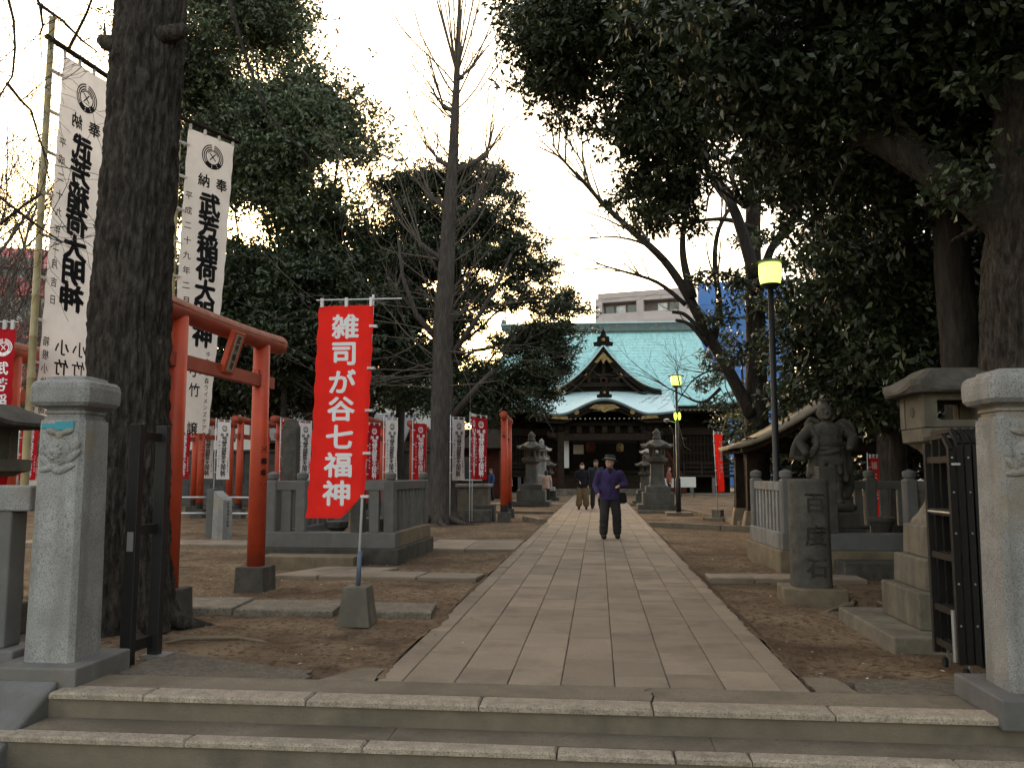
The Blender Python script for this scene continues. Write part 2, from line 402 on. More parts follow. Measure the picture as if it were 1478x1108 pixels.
# approach path: a sand bed with single granite slabs
mb = MB(); mb.box(PX0 + .01, PX1 - .01, 5.58, 53.2, -.16, -.014)
path = struct(mb.build('path', M['bed']))
cols = [PX0, PX0 + .17]
for k in range(7): cols.append(PX0 + .17 + (PX1 - PX0 - .345) * (k + 1) / 7)
cols.append(PX1)
slabs = []
for k in range(9):
    y = 5.585
    first = True
    while y < 53.1:
        edge = k in (0, 8)
        l = rng.uniform(.75, 1.5) if edge else rng.choice([.42, .50, .56, .60, .68, .80])
        if first: l *= rng.uniform(.45, 1.0); first = False
        y1 = min(y + l, 53.15)
        slabs.append((y, k, y1)); y = y1
slabs.sort()
rest = MB()
for i, (y, k, y1) in enumerate(slabs):
    g = .0026
    mb = MB() if i < 296 else rest
    zt = rng.uniform(-.003, .003)
    slabmesh(mb, cols[k] + g, cols[k + 1] - g, y + .0048, y1 - .0048, zt, .05, .005, .0012)
    if i < 296: mb.build('paving_slab', M['slab'], path)
tag(rest.build('far_paving', M['slab'], path), kind='stuff')

# front steps
steps = struct(MB().box(-3.42, 2.90, 5.11, 5.26, -.44, -.040).box(-3.62, 2.90, 4.755, 5.105, -.44, -.190).box(-3.62, 2.90, 4.40, 4.750, -.44, -.335).build('steps', M['riser']))
def nosings(joints, y0, y1, zt, th):
    for a, b in zip(joints[:-1], joints[1:]):
        mb = MB(); slabmesh(mb, a + .004, b - .004, y0, y1, zt + rng.uniform(-.003, .002), th, .012, .003); mb.build('nosing_stone', M['nosing'], steps)
nosings([-3.40, -2.78, -1.757, -.712, .302, 1.32, 2.90], 5.085, 5.275, .0, .038)
nosings([-3.62, -2.335, -1.31, -.236, .395, .792, 1.85, 2.90], 4.735, 4.86, -.15, .036)
nosings([-3.62, -1.9, -.7, .5, 1.7, 2.9], 4.38, 4.50, -.295, .036)
for a, b in ((-3.40, -1.2), (-1.2, .62), (.62, 2.90)):
    MB().box(a + .002, b - .002, 4.864, 5.108, -.189, -.152).build('tread', M['conc'], steps)
# landing, broken by one crack near the middle of the flight
def jag(y0, y1, x, n=9):
    r2 = random.Random(5); return [(x + r2.uniform(-.03, .03), y0 + (y1 - y0) * k / (n - 1)) for k in range(n)]
ck = jag(5.278, 5.578, .30)
def sheet(mb, poly, z0, z1):
    n = len(poly); mb.add([(x, y, z0) for x, y in poly] + [(x, y, z1) for x, y in poly],
        [tuple(reversed(range(n))), tuple(range(n, 2 * n))] + [(k, (k + 1) % n, (k + 1) % n + n, k + n) for k in range(n)]); return mb
landing = struct(MB().box(-3.42, 2.2, 5.262, 5.58, -.4, -.03).build('landing', M['bed']))
sheet(MB(), [(-3.40, 5.278)] + [(x - .006, y) for x, y in ck] + [(-3.40, 5.578)], -.028, -.002).build('landing_slab', M['conc'], landing)
sheet(MB(), list(reversed([(x + .006, y) for x, y in ck])) + [(2.16, 5.278), (2.16, 5.578)], -.028, -.003).build('landing_slab', M['conc'], landing)
# rough aprons beside the path end
def blob(pts, n=6, amp=.03, seed=1):
    r2 = random.Random(seed); out = []
    for i, (x, y) in enumerate(pts):
        x2, y2 = pts[(i + 1) % len(pts)]
        for k in range(n): t = k / n; out.append((x + (x2 - x) * t + r2.uniform(-amp, amp), y + (y2 - y) * t + r2.uniform(-amp, amp) * .6))
    return out
struct(sheet(MB(), blob([(-3.30, 5.62), (-1.95, 5.62), (-1.98, 5.86), (-2.6, 6.05), (-3.28, 6.35)], seed=2), -.08, -.010).build('asphalt_apron', M['asphalt']))
struct(sheet(MB(), blob([(1.62, 5.62), (2.72, 5.62), (2.75, 6.02), (1.62, 5.98)], seed=3), -.08, -.011).build('asphalt_apron', M['asphalt']))
struct(sheet(MB(), blob([(-1.84, 5.60), (-1.485, 5.60), (-1.485, 5.96), (-1.68, 5.95)], 4, .018, 4), -.08, -.006).build('concrete_patch', M['conc']))
struct(sheet(MB(), blob([(1.33, 5.60), (1.60, 5.60), (1.55, 5.98), (1.33, 5.98)], 4, .015, 6), -.08, -.006).build('concrete_patch', M['conc']))

# flat stone strips crossing the bare earth
def flag(x0, x1, y0, y1, z, m='slabrough', sk=0.0, name='stone_slab', parent=None, seed=0):
    r2 = random.Random(seed); mb = MB(); n = 7
    front = [(x0 + (x1 - x0) * k / (n - 1), y0 + r2.uniform(-.012, .012)) for k in range(n)]
    back = [(x1 + sk + (x0 - x1) * k / (n - 1), y1 + r2.uniform(-.012, .012)) for k in range(n)]
    P = front + back; N_ = len(P); cx, cy = sum(p[0] for p in P) / N_, sum(p[1] for p in P) / N_
    ins = [(cx + (x - cx) * (1 - .02 / max(.2, abs(x1 - x0))), cy + (y - cy) * .96) for x, y in P]
    vs = [(x, y, z - .14) for x, y in P] + [(x, y, z - .012) for x, y in P] + [(x, y, z + r2.uniform(-.004, .004)) for x, y in ins]
    fs = [tuple(range(2 * N_, 3 * N_))] + [(b + k, b + (k + 1) % N_, b + N_ + (k + 1) % N_, b + N_ + k) for b in (0, N_) for k in range(N_)]
    return mb.add(vs, fs).build(name, M[m], parent)
slabrow = [(-4.45, -3.66, 8.30, 9.02, 'first', 'leftmost of the rough stone slabs in the row beside the red flag\'s block'),
           (-3.60, -2.60, 8.24, 8.92, 'mid', 'long rough stone slab in the row behind the concrete flag block, middle one'),
           (-2.52, -1.62, 8.24, 8.84, 'last', 'rough stone slab running from the red flag\'s block towards the path')]
for i, (a, b, y0, y1, _, lb) in enumerate(slabrow):
    tag(flag(a, b, y0, y1, .008, sk=-.06, seed=i), lb, 'stone slab', 'rough slabs beside the red flag')
row2 = [(-4.30, -3.72, 11.05, 12.15, 'short stone slab beside the torii foot, lying towards the fenced enclosure', .35),
        (-3.68, -3.15, 11.05, 12.10, 'second stone slab in front of the low step of the fenced enclosure', .30),
        (-3.12, -2.38, 11.02, 11.62, 'flat grey stone slab between the enclosure step and the path, left one', .05),
        (-2.35, -1.58, 10.98, 11.50, 'flat grey stone slab ending just short of the path edge', .05)]
for i, (a, b, y0, y1, lb, sk) in enumerate(row2):
    tag(flag(a, b, y0, y1, .004, 'slab', sk=sk, seed=20 + i), lb, 'stone slab', 'grey slabs leading to the enclosure')
def strip(name, xs, y0, y1, z, label, m='slab', seed=0, th=.14):
    t = thing(name, label, 'paving', (0, 0, 0))
    for i, (a, b) in enumerate(zip(xs[:-1], xs[1:])): flag(a + .006, b - .006, y0, y1, z, m, name='paving_slab', parent=t, seed=seed + i)
    return t
strip('stone_strip', [-3.25, -2.4, -1.49], 15.25, 17.3, -.004, 'pale stone cross strip joining the path behind the left enclosure', seed=40)
strip('stone_strip', [-11.5, -10.2, -9.0, -7.8, -6.6, -5.5], 15.7, 16.7, -.004, 'pale stone strip running left behind the near torii post', seed=50)
strip('stone_strip', [1.42, 2.0, 2.6, 3.4], 11.35, 11.85, .0, 'flat stone strip from the path towards the statue enclosure', seed=60)
strip('stone_strip', [-7.5, -5.0, -3.2, -1.5], 37.2, 37.9, .0, 'thin pale cross strip beside the big left lantern', seed=70)
def curb(pts, w, h, label, m='conc'):
    t = thing('stone_curb', label, 'curb')
    for a, b in zip(pts[:-1], pts[1:]):
        a, b = Vector((*a, h / 2 - .05)), Vector((*b, h / 2 - .05)); d = (b - a).normalized() * .006
        MB().beam(a + d, b - d, w, h + .1).build('curb_stone', M[m], t, bevel=.012)
    return t
curb([(1.33, 22.5), (2.2, 22.0), (3.0, 21.3), (3.7, 20.8)], .16, .08, 'low stone curb crossing the earth from the path to the pavilion post')
curb([(2.9, 32.5), (3.25, 30.0), (3.5, 27.5), (3.75, 25.0), (3.8, 23.2)], .14, .06, 'low pale curb running back past the red flag on the right')
curb([(1.36, 30.2), (2.2, 30.0), (3.0, 29.8)], .14, .05, 'short curb in front of the big right lantern')
curb([(1.36, 36.4), (2.4, 36.3), (3.4, 36.2)], .14, .05, 'short curb behind the big right lantern')
curb([(-2.1, 24.9), (-1.5, 23.2)], .25, .10, 'short stone curb between the edge-on torii and the path')
curb([(-4.4, 29.4), (-2.9, 29.2), (-1.5, 29.0)], .22, .05, 'flat curb stones behind the edge-on torii')
# trodden soil creeping over the outer slabs of the path
for sx, xe in ((1, PX0), (-1, PX1)):
    vs, fs = [], []; n = 420
    for k in range(n + 1):
        y = 5.62 + (46 - 5.62) * (k / n) ** 1.35
        q = .5 + mnoise.noise((y * 1.1, sx * 7.0, .3)) + .6 * mnoise.noise((y * 4.7, sx * 3.0, 2.0)) + .4 * mnoise.noise((y * 13, sx * 3.0, 5.0))
        vs += [(xe + sx * (-.015 + .05 * q), y, .0035), (xe - sx * .01, y, .0065 + .004 * mnoise.noise((y * 3, 1, 1))), (xe - sx * (.12 + .05 * mnoise.noise((y, 4, 4))), y, -.075)]
    for k in range(n):
        for j in (0, 1):
            a = 3 * k + j; fs.append((a, a + 3, a + 4, a + 1) if sx < 0 else (a, a + 1, a + 4, a + 3))
    struct(MB().add(vs, fs).build('soil_verge', M['dirt'], smooth=True))
# ------------------------------------------------------------------ gate pillars, gates, fences at the entrance
def pillar(loc, label, seed):
    t = thing('gate_pillar', label, 'pillar', loc, 0, 'granite gate pillars')
    MB().box(-.30, .30, -.32, .32, -.06, .115).build('plinth', M['graniteb'], t, bevel=.012)
    MB().squarelathe([(.178, .115), (.177, .15), (.163, 1.68), (.160, 1.705)], 16).build('shaft', M['granite'], t)
    MB().squarelathe([(.150, 1.705), (.150, 1.722), (.138, 1.728), (.138, 1.745), (.150, 1.752), (.150, 1.768), (.138, 1.775), (.155, 1.79)], 10).build('neck', M['granite'], t)
    MB().squarelathe([(.165, 1.79), (.195, 1.80), (.213, 1.825), (.216, 1.86), (.216, 1.92), (.208, 1.955), (.190, 1.975), (.150, 1.982), (.145, 2.0), (.10, 2.012), (.02, 2.018)], 12, 56).build('cap', M['granite'], t, smooth=False)
    mb = MB(); f = -.166; r2 = random.Random(seed)
    c = (0, f, 1.49)
    mb.ell(c, (.092, .032, .092)); mb.ell((-.055, f, 1.625), (.05, .02, .022), Matrix.Rotation(.3, 3, 'Y')); mb.ell((.055, f, 1.625), (.05, .02, .022), Matrix.Rotation(-.3, 3, 'Y'))
    mb.ell((0, f, 1.60), (.025, .022, .035))
    for x, z, a, l in ((-.095, 1.43, -.55, .06), (.105, 1.46, .5, .07), (-.055, 1.385, .75, .085), (.055, 1.38, .7, .075), (0, 1.365, -.9, .05), (-.115, 1.50, -.2, .045), (.125, 1.53, .25, .04)):
        mb.ell((x, f, z), (.026, .020, l), Matrix.Rotation(a * 1.6 + seed * .07, 3, 'Y'))
    for k in range(18):
        a, q = r2.uniform(0, 6.28), r2.uniform(0, .055); mb.ell((q * math.cos(a), f - .031, 1.48 + q * math.sin(a)), (.010, .008, .010), n=6, m=4)
    mb.build('carved_relief', M['granite'], t, remesh=.0045, sm=1)
    return t
pL = pillar((-3.605, 5.53, 0), 'granite gate pillar with teal tape above its carved fruit, left of the steps', 1)
MB().box(-.130, -.030, -.1700, -.1600, 1.648, 1.680).box(-.032, .100, -.1725, -.1610, 1.636, 1.693).build('tape', M['teal'], pL)
pillar((2.49, 5.36, 0), 'granite gate pillar at the right edge, soil-stained beside the folded gate', 3).scale = (1, 1, .978)
# stair cheek on the left
t = thing('stair_cheek', 'sloping granite cheek stone beside the steps under the left pillar', 'stair cheek', (-3.70, 5.1, 0))
MB().add([(-.32, .10, -.5), (.29, .10, -.5), (.29, .10, .045), (-.32, .10, .045), (-.32, -.75, -.5), (.29, -.75, -.5), (.29, -.75, -.40), (-.32, -.75, -.40)],
         [(0, 1, 2, 3), (7, 6, 5, 4), (0, 4, 5, 1), (3, 2, 6, 7), (1, 5, 6, 2), (0, 3, 7, 4)]).build('cheek_stone', M['graniteb'], t, bevel=.02)
# low stone fence left of the pillar
t = thing('stone_fence', 'low granite rail fence running out of frame left of the taped pillar', 'stone fence', (-5.2, 5.62, 0))
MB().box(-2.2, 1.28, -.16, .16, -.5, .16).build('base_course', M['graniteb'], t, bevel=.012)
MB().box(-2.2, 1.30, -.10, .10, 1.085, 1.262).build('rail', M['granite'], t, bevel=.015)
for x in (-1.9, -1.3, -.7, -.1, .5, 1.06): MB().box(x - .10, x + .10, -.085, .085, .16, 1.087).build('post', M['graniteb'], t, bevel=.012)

# folded steel gate on the right
g = thing('folding_gate', 'black steel accordion gate folded against the right pillar', 'gate', (2.36, 5.95, 0))
for i in range(7):
    x = i * .052; h = 1.64 if i else 1.60
    mb = MB()
    mb.box(x - .020, x + .020, .0, .04, .10, h - .10).box(x - .020, x + .020, .41, .45, .10, h - .04)
    mb.beam((x, .015, h - .10), (x, .12, h), .028, .03, (1, 0, 0)).beam((x, .12, h), (x, .44, h - .01), .028, .03, (1, 0, 0))
    mb.build('upright', M['iron'], g)
    for z in (.18, .42, .78, 1.08, 1.44):
        MB().box(x - .010, x + .010, .028, .422, z - .022, z + .022).build('rail', M['iron'], g)
    if 1 < i < 6:
        MB().box(x + .018, x + .022, .04, .41, .16, 1.50).build('gap_darkening_plate', M['iron'], g)  # black sheets added to make the folded gaps look dark
        mb = MB()
        for z in (.22, .42, .62, .82, 1.02, 1.22, 1.40): mb.beam((x + .006, .05, z - .12), (x + .046, .40, z + .12), .010, .03); mb.beam((x + .012, .40, z - .12), (x + .04, .05, z + .12), .010, .03)
        mb.build('lattice', M['iron'], g)
for z in (.35, .62, .95, 1.22, 1.45):
    for x in (0, .104, .208): MB().ell((x, -.004, z), (.008, .006, .008), n=8, m=5).build('bolt', M['steel'], g)
MB().tube([(-.045, .0, .12), (-.045, .0, .45)], .014, 10).build('drop_bolt', M['steel'], g)
MB().tube([(-.018, .03, 1.08), (-.018, .40, 1.08)], .009, 8).build('latch_bar', M['steel'], g)
MB().box(-.006, .05, -.006, -.001, 1.40, 1.415).build('plate', M['paper'], g)
for x, y in ((.03, .05), (.03, .40), (.28, .05), (.28, .4)):
    c = MB().tube([(x, y, .035), (x + .022, y, .035)], .035, 14).build('caster', M['dark'], g)
    MB().box(x + .028, x + .040, y - .015, y + .015, .02, .16).build('fork', M['steel'], c)
# gate receiver on the left
g = thing('gate_frame', 'pair of black steel gate uprights beside the left pillar and trunk', 'gate', (-3.40, 5.97, 0), R(-5))
for y, x in ((0.0, 0), (.27, .04)):
    MB().box(x - .045, x + .045, y - .03, y + .03, -.03, 1.71).build('upright', M['iron'], g, bevel=.004)
for z, h in ((1.62, .03), (.93, .035), (.10, .04)): MB().box(0, .04, .03, .24, z - h, z + h).build('cross_rail', M['iron'], g)
MB().box(-.02, .03, -.036, -.031, .78, .92).build('keeper_plate', M['steel'], g)
MB().box(-.04, .16, .20, .36, -.03, -.004).build('foot_plate', M['steel'], g)

# ------------------------------------------------------------------ torii
def torii(name, label, loc, rotz, w=2.0, foot=False, plaque=True, group='vermilion torii gates', names=None):
    t = thing(name, label, 'torii', loc, rotz, group)
    h = w / 2
    for s in (-1, 1):
        MB().box(-.19, .19, s * h - .19, s * h + .19, -.12, .235, .012, .012).build('base_stone', M['darkstone'], t, bevel=.015)
        pz = .225 if not foot else .42
        po = MB().tube([(0, s * h, pz), (0, s * h * .995, 1.6), (0, s * (h * .985), 2.92)], [.108, .104, .100], 20).build('post', M['red'], t, smooth=True)
        if foot: MB().tube([(0, s * h, .225), (0, s * h, .425)], .116, 20).build('foot_band', M['blackfoot'], po)
        if names and s > 0:
            mb = MB()
            for i, ch in enumerate(names):
                vs, fs = glyph(ch)
                for dx, dz in ((0, 0), (.008, .004), (-.008, -.004)):
                    out = []
                    for x, y in vs:
                        a = -.55 + (x * .085 + dx) / .106 + dz * .01; out.append((.1085 * math.cos(a), s * h * .998 + .1085 * math.sin(a) * 1.0, 1.63 - i * .14 + y * .085 + dz))
                    mb.add(out, fs)
            mb.build('lettering', M['ink'], po)
    k = MB().tube([(0, -h - .50, 2.99), (0, -h - .40, 2.98), (0, 0, 2.97), (0, h + .40, 2.98), (0, h + .50, 2.99)], [.118, .112, .108, .112, .118], 20).build('top_beam', M['reddull'], t, smooth=True)
    # weathered upper skin of the top beam
    vs, fs = [], []
    for i in range(13):
        y = -h - .5 + (2 * h + 1.0) * i / 12; q = abs(y) / (h + .5); r_ = .109 + .009 * max(0, (q - .6) / .4) + .004
        for j in range(9):
            a = math.pi * (.06 + .88 * j / 8); vs.append((r_ * math.cos(a), y, 2.97 + .02 * q * q + r_ * math.sin(a)))
    for i in range(12):
        for j in range(8): b = i * 9 + j; fs.append((b, b + 1, b + 10, b + 9))
    MB().add(vs, fs).build('weathered_skin', M['redtop'], k, smooth=True)
    MB().box(-.045, .045, -h - .30, h + .30, 2.40, 2.545).build('tie_beam', M['reddull'], t, bevel=.006)
    for s in (-1, 1):
        MB().box(-.03, .03, s * h - .16, s * h - .09, 2.547, 2.60).box(-.03, .03, s * h + .09, s * h + .16, 2.547, 2.60).build('wedge', M['red'], t)
    if plaque:
        q = MB(); q.M = Matrix.Translation((.10, 0, 2.69)) @ Matrix.Rotation(R(16), 4, 'Y')
        q.box(-.03, .03, -.13, .13, -.24, .24); p = q.build('plaque', M['red'], t, bevel=.008)
        q = MB(); q.M = Matrix.Translation((.10, 0, 2.69)) @ Matrix.Rotation(R(16), 4, 'Y'); q.box(.030, .034, -.075, .075, -.21, .21); q.build('plaque_board', M['papertan'], p)
        q = MB(); q.M = Matrix.Translation((.10, 0, 2.69)) @ Matrix.Rotation(R(16), 4, 'Y') @ Matrix.Rotation(R(90), 4, 'Z')
        column(q, '武芳稲荷', 0, .20, .10, .088, lambda x, z: -.0325, bold=.02); q.build('lettering', M['ink'], p)
    return t
torii('torii_gate', 'large vermilion torii with hanging plaque in front of the tall white banner', (-4.16, 9.02, 0), R(-2), names='三和幸一')
far = torii('torii_gate', 'vermilion torii seen edge-on just left of the path', (-2.74, 25.45, 0), R(3), 2.3, True)
TG = [((-6.35, 29.7), 'vermilion torii behind the bare ginkgo\'s left side, beside a red banner', 0),
      ((-7.1, 26.6), 'vermilion torii mostly hidden behind the big red banner, right of it', 0),
      ((-9.9, 26.6), 'vermilion torii behind the dark stone tablet', 0),
      ((-11.1, 26.5), 'vermilion torii right of the small white banner, behind the near torii post', 0),
      ((-12.35, 26.5), 'vermilion torii behind the hem of the tall white banner', 0),
      ((-13.6, 26.5), 'vermilion torii furthest left of the far row, beside red banners', 0)]
for (x, y), lb, a in TG: dup(far, (x, y, 0), R(2 + a), lb)
torii('torii_gate', 'vermilion torii at the left edge behind the stone fence', (-6.74, 8.2, -.22), R(4), 2.0, plaque=False)

# ------------------------------------------------------------------ banners
def banner(name, label, loc, rotz, w, h, ztop, clothm, inkm, pole, prints, seed=0, amp=.02, arm=.06, lean=0.0, cut=False, group=None, ties=5, pm='pole', pr=.013, base=None, skew=0.0, narrow=0.0, armout=.02, armr=0.0, baseh=0.0, nx=10, nz=40):
    """cloth hangs in local x 0..w; the pole stands at x = pole"""
    t = thing(name, label, 'banner', loc, rotz, group); r2 = random.Random(seed)
    p1, p2, p3 = r2.uniform(0, 6), r2.uniform(0, 6), r2.uniform(.7, 1.4)
    lp = lambda z: lean * (z / ztop)
    lx = lambda z: lean * (z / ztop) - skew * (ztop - z) / h
    def fn(x, z):
        u = (x - lx(z)) / w; v = (ztop - z) / h
        return amp * (math.sin(u * 5 * p3 + p1 + v * 2.5) * (.3 + .7 * v) + .5 * math.sin(v * 7 + p2 + u * 2) * (.2 + .8 * abs(u - (0 if pole < w / 2 else 1))))
    vs, fs = [], []
    for j in range(nz + 1):
        z = ztop - h * j / nz
        for i in range(nx + 1):
            x = w * (1 - narrow * j / nz) * i / nx + lx(z)
            zz = z
            if cut and j > nz * .86 and i > nx * .62:
                lim = ztop - h * (1 - .12 * (i / nx - .62) / .38); zz = max(z, lim); 
            edge = .006 * math.sin(j * 1.3 + seed) if i in (0, nx) else 0
            vs.append((x + edge, fn(x, z), zz))
    for j in range(nz):
        for i in range(nx): a = j * (nx + 1) + i; fs.append((a, a + 1, a + nx + 2, a + nx + 1))
    c = MB().add(vs, fs).build('cloth', M[clothm], t, smooth=True)
    mb = MB(); mb2 = MB(); prints(mb, lambda x, z: fn(x, z), lx)
    mb.build('lettering', M[inkm], c)
    top = ztop + arm
    ptop = top + (.05 if pm != 'bamboo' else .28)
    px = pole
    P0, P1 = Vector((px, .03, baseh)), Vector((px + lean * (ptop / ztop), .03, ptop))
    if pm == 'bamboo':
        pts, rr = [], []; n = 15
        for k in range(n):
            q = k / (n - 1); p = P0.lerp(P1, q); pts += [p, p + Vector((0, 0, .012)), p + Vector((0, 0, .024))]; b = pr * (1.1 - .25 * q); rr += [b, b * 1.13, b]
        MB().tube(pts, rr, 10).build('pole', M['bamboo'], t, smooth=True)
        MB().tube([(min(0, px) - .10 + lx(top), .0, top + .01), (w * .5 + lx(top), 0, top - .01), (w + .06 + lx(top), 0, top - .03)], pr * .8, 8).build('crossbar', M['woodb'], t, smooth=True)
    else:
        MB().tube([P0, P1], pr, 10).build('pole', M[pm], t, smooth=True)
        MB().tube([(-armout + lx(top), 0, top), (w + armout + armr + lx(top), 0, top)], pr * .5, 8).build('crossbar', M[pm], t)
    for k in range(3 if w < .7 and pm != 'bamboo' else 4):
        n = (2 if w < .7 and pm != 'bamboo' else 3); x = .03 + (w - .06) * k / n + lx(ztop)
        MB().box(x - .014, x + .014, -.014, .014, ztop - .012, top + .016).build('loop', M['whitecloth'], t)
    for k in range(ties):
        z = ztop - h * (k + .5) / ties; a, b = (px + lp(z), (0 if pole < w / 2 else w) + lx(z)); a, b = min(a, b) - .016, max(a, b) + .035
        MB().box(a, b, -.008, .045, z - .012, z + .012).build('tie', M['whitecloth'], t)
    return t, fn

# tall red banner by the path
def pr_red(mb, fn, lx):
    for i, ch in enumerate('雑司が谷七福神'):
        z = 2.955 - .16 - i * .265 - .045; put(mb, ch, .275 + lx(z), z, .245, fn, bold=.030, sx=1.12)
tred, _ = banner('red_banner', 'tall bright red banner with white characters on a leaning pole by the path', (-2.775, 7.85, 0), 0, .545, 2.03, 2.955, 'redcloth', 'inkwhite', .525, pr_red, 3, .020, lean=.10, cut=True, ties=5, armout=.03, armr=.24, baseh=.30)
MB().box(-.155 + .54 - .01, .155 + .54 - .01, -.125, .185, -.06, .30, .045, .045).build('base_block', M['lantstone'], tred, bevel=.012)
MB().tube([(.53, .03, .29), (.543, .03, .62)], .022, 12).build('pole_sleeve', M['polebase'], tred, smooth=True)

# two tall white banners
def pr_white(mirror):
    def f(mb, fn, lx):
        W = .78; top = 6.42; up = .08 if mirror else 0.0; o0 = .88 if mirror else .98
        crest(mb, W * .53, top - .42 + up * .6, .185, fn)
        put(mb, '納', W * .36, top - .80 + up, .20, fn, mirror, .024); put(mb, '奉', W * .74, top - .80 + up, .20, fn, mirror, .024)
        [put(mb, ch, W * .54 + lx(top - o0 - (i + .5) * .318), top - o0 - (i + .5) * .318, .352, fn, mirror, .044) for i, ch in enumerate('武芳稲荷大明神')]
        column(mb, '平成二十九年二月吉日', W * .15 + lx(top - 2.2) , top - .98, .215, .12, fn, mirror, .012)
        if mirror:
            column(mb, '小竹', W * .45 + lx(top - 4), top - 3.45, .24, .20, fn, mirror, .02); column(mb, '小竹', W * .75 + lx(top - 4), top - 3.45, .24, .20, fn, mirror, .012)
            column(mb, '箱根小竹産婦', W * .13 + lx(top - 4), top - 3.45, .16, .12, fn, mirror, .01)
        else:
            column(mb, '小竹 譲', W * .46 + lx(top - 4), top - 3.42, .27, .20, fn, mirror, .014)
            column(mb, 'ゆかりの森ウイメンズケアクリニック', W * .74 + lx(top - 4.2), top - 3.25, .095, .085, fn, mirror, .008)
    return f
banner('white_banner', 'tall white banner on bamboo pole left of the big trunk, characters reversed', (-6.45, 9.25, 0), R(80), .78, 4.55, 6.42, 'whitecloth', 'ink', -.16, pr_white(True), 5, .03, arm=.10, pm='bamboo', pr=.042, ties=9, group='tall white banners', nz=60, skew=.12, narrow=.10)
banner('white_banner', 'tall white banner on bamboo pole behind the large torii, right of the trunk', (-5.71, 11.0, -.10), R(62), .78, 4.30, 6.30, 'whitecloth', 'ink', -.14, (lambda mb, fn, lx: pr_white(False)(mb, lambda x, z: fn(x, z), lx)), 8, .03, arm=.10, pm='bamboo', pr=.042, ties=9, group='tall white banners', nz=60, skew=.13, narrow=.14)

# small nobori in the shrine row
def pr_small(mb, fn, lx):
    W, top = .50, 2.83
    crest(mb, W * .52, top - .19, .10, fn, 10)
    put(mb, '納', W * .34, top - .38, .12, fn, True, .02); put(mb, '奉', W * .72, top - .38, .12, fn, True, .02)
    column(mb, '武芳稲荷大明神', W * .54, top - .44, .168, .205, fn, True, .03)
    column(mb, '平成二十九年二月', W * .16, top - .55, .10, .06, fn, True, .02); column(mb, '小竹産婦人科', W * .88, top - 1.05, .075, .055, fn, True, .02)
NB = [('w', 311, 24.0, 52, 'small white banner between the tall banner hem and the near torii post'),
      ('w', 288, 26.2, 50, 'small white banner half hidden behind the tall white banner hem'),
      ('r', 250, 23.5, 46, 'crimson banner under the hem of the tall white banner'),
      ('r', 405, 24.6, 46, 'crimson banner just right of the dark stone tablet'),
      ('w', 429, 24.2, 46, 'small white banner left of the big red banner'),
      ('r', 530, 25.0, 45, 'crimson banner right beside the big red banner\'s pole'),
      ('w', 555, 23.6, 45, 'small white banner above the enclosure corner posts'),
      ('r', 597, 24.8, 42, 'crimson banner behind the torii left of the ginkgo trunk'),
      ('w', 652, 23.3, 40, 'small white banner just right of the ginkgo trunk'),
      ('r', 684, 23.0, 38, 'crimson banner left of the edge-on torii, facing the path'),
      ('r', 680, 22.6, 70, 'crimson banner turned nearly edge-on beside the white banner right of the ginkgo'),
      ('r', 26, 20.0, 62, 'crimson banner behind the left pillar, over the stone rail')]
protos = {}
for i, (k, px, Y, a, lb) in enumerate(NB):
    p = at(px, 700, Y); loc = (p.x, Y, rng.uniform(-.06, .06)); a += 14
    if k not in protos:
        protos[k], _ = banner('nobori_banner', lb, loc, R(a), .50, 1.70, 2.83, 'whitecloth' if k == 'w' else 'darkredcloth', 'inkgrey' if k == 'w' else 'inkwhite', -.035, pr_small, 30 + i, .02, ties=4, nz=16, nx=6, group='small shrine banners')
    else: dup(protos[k], loc, R(a), lb)
# two small red banners elsewhere
def pr_nob(chars, size):
    def f(mb, fn, lx):
        column(mb, chars, .30, 2.42, size * 1.12, size, fn, False, .016)
        column(mb, '雑司が谷七福神', .08, 1.75, .085, .06, fn, False, .02)
    return f
tr, _ = banner('red_banner', 'bright red banner on a concrete foot in front of the temple\'s right side', (3.55, 25.85, 0), R(58), .56, 1.72, 2.50, 'redcloth', 'inkwhite', .02, pr_nob('大黒天', .34), 60, .03, lean=-.16, ties=4, baseh=.2)
MB().box(-.13, .13, -.12, .16, .0, .26).build('base_block', M['lantstone'], tr, bevel=.01); MB().box(-.36, .34, -.3, .34, -.08, .03).build('foot_slab', M['conc'], tr, bevel=.01)
p = at(1256, 700, 19.5)
banner('red_banner', 'bright red banner behind the statue enclosure on the right', (p.x, 19.5, 0), R(22), .24, 1.3, 1.68, 'redcloth', 'inkwhite', -.02, lambda mb, fn, lx: (column(mb, '福大黒天', .12, 1.62, .22, .17, fn, False, .016)), 61, .015, ties=3, pr=.01)
p = at(-14, 540, 7.2)
banner('red_banner', 'red banner with round white crest cut off at the left edge', (p.x, 7.2, 0), R(12), .20, 1.5, 2.68, 'darkredcloth', 'inkwhite', -.03, lambda mb, fn, lx: (crest(mb, .10, 2.50, .085, fn), column(mb, '武芳稲荷大明神', .1, 2.38, .15, .13, fn, False, .02)), 62, .02, ties=3, pr=.01)
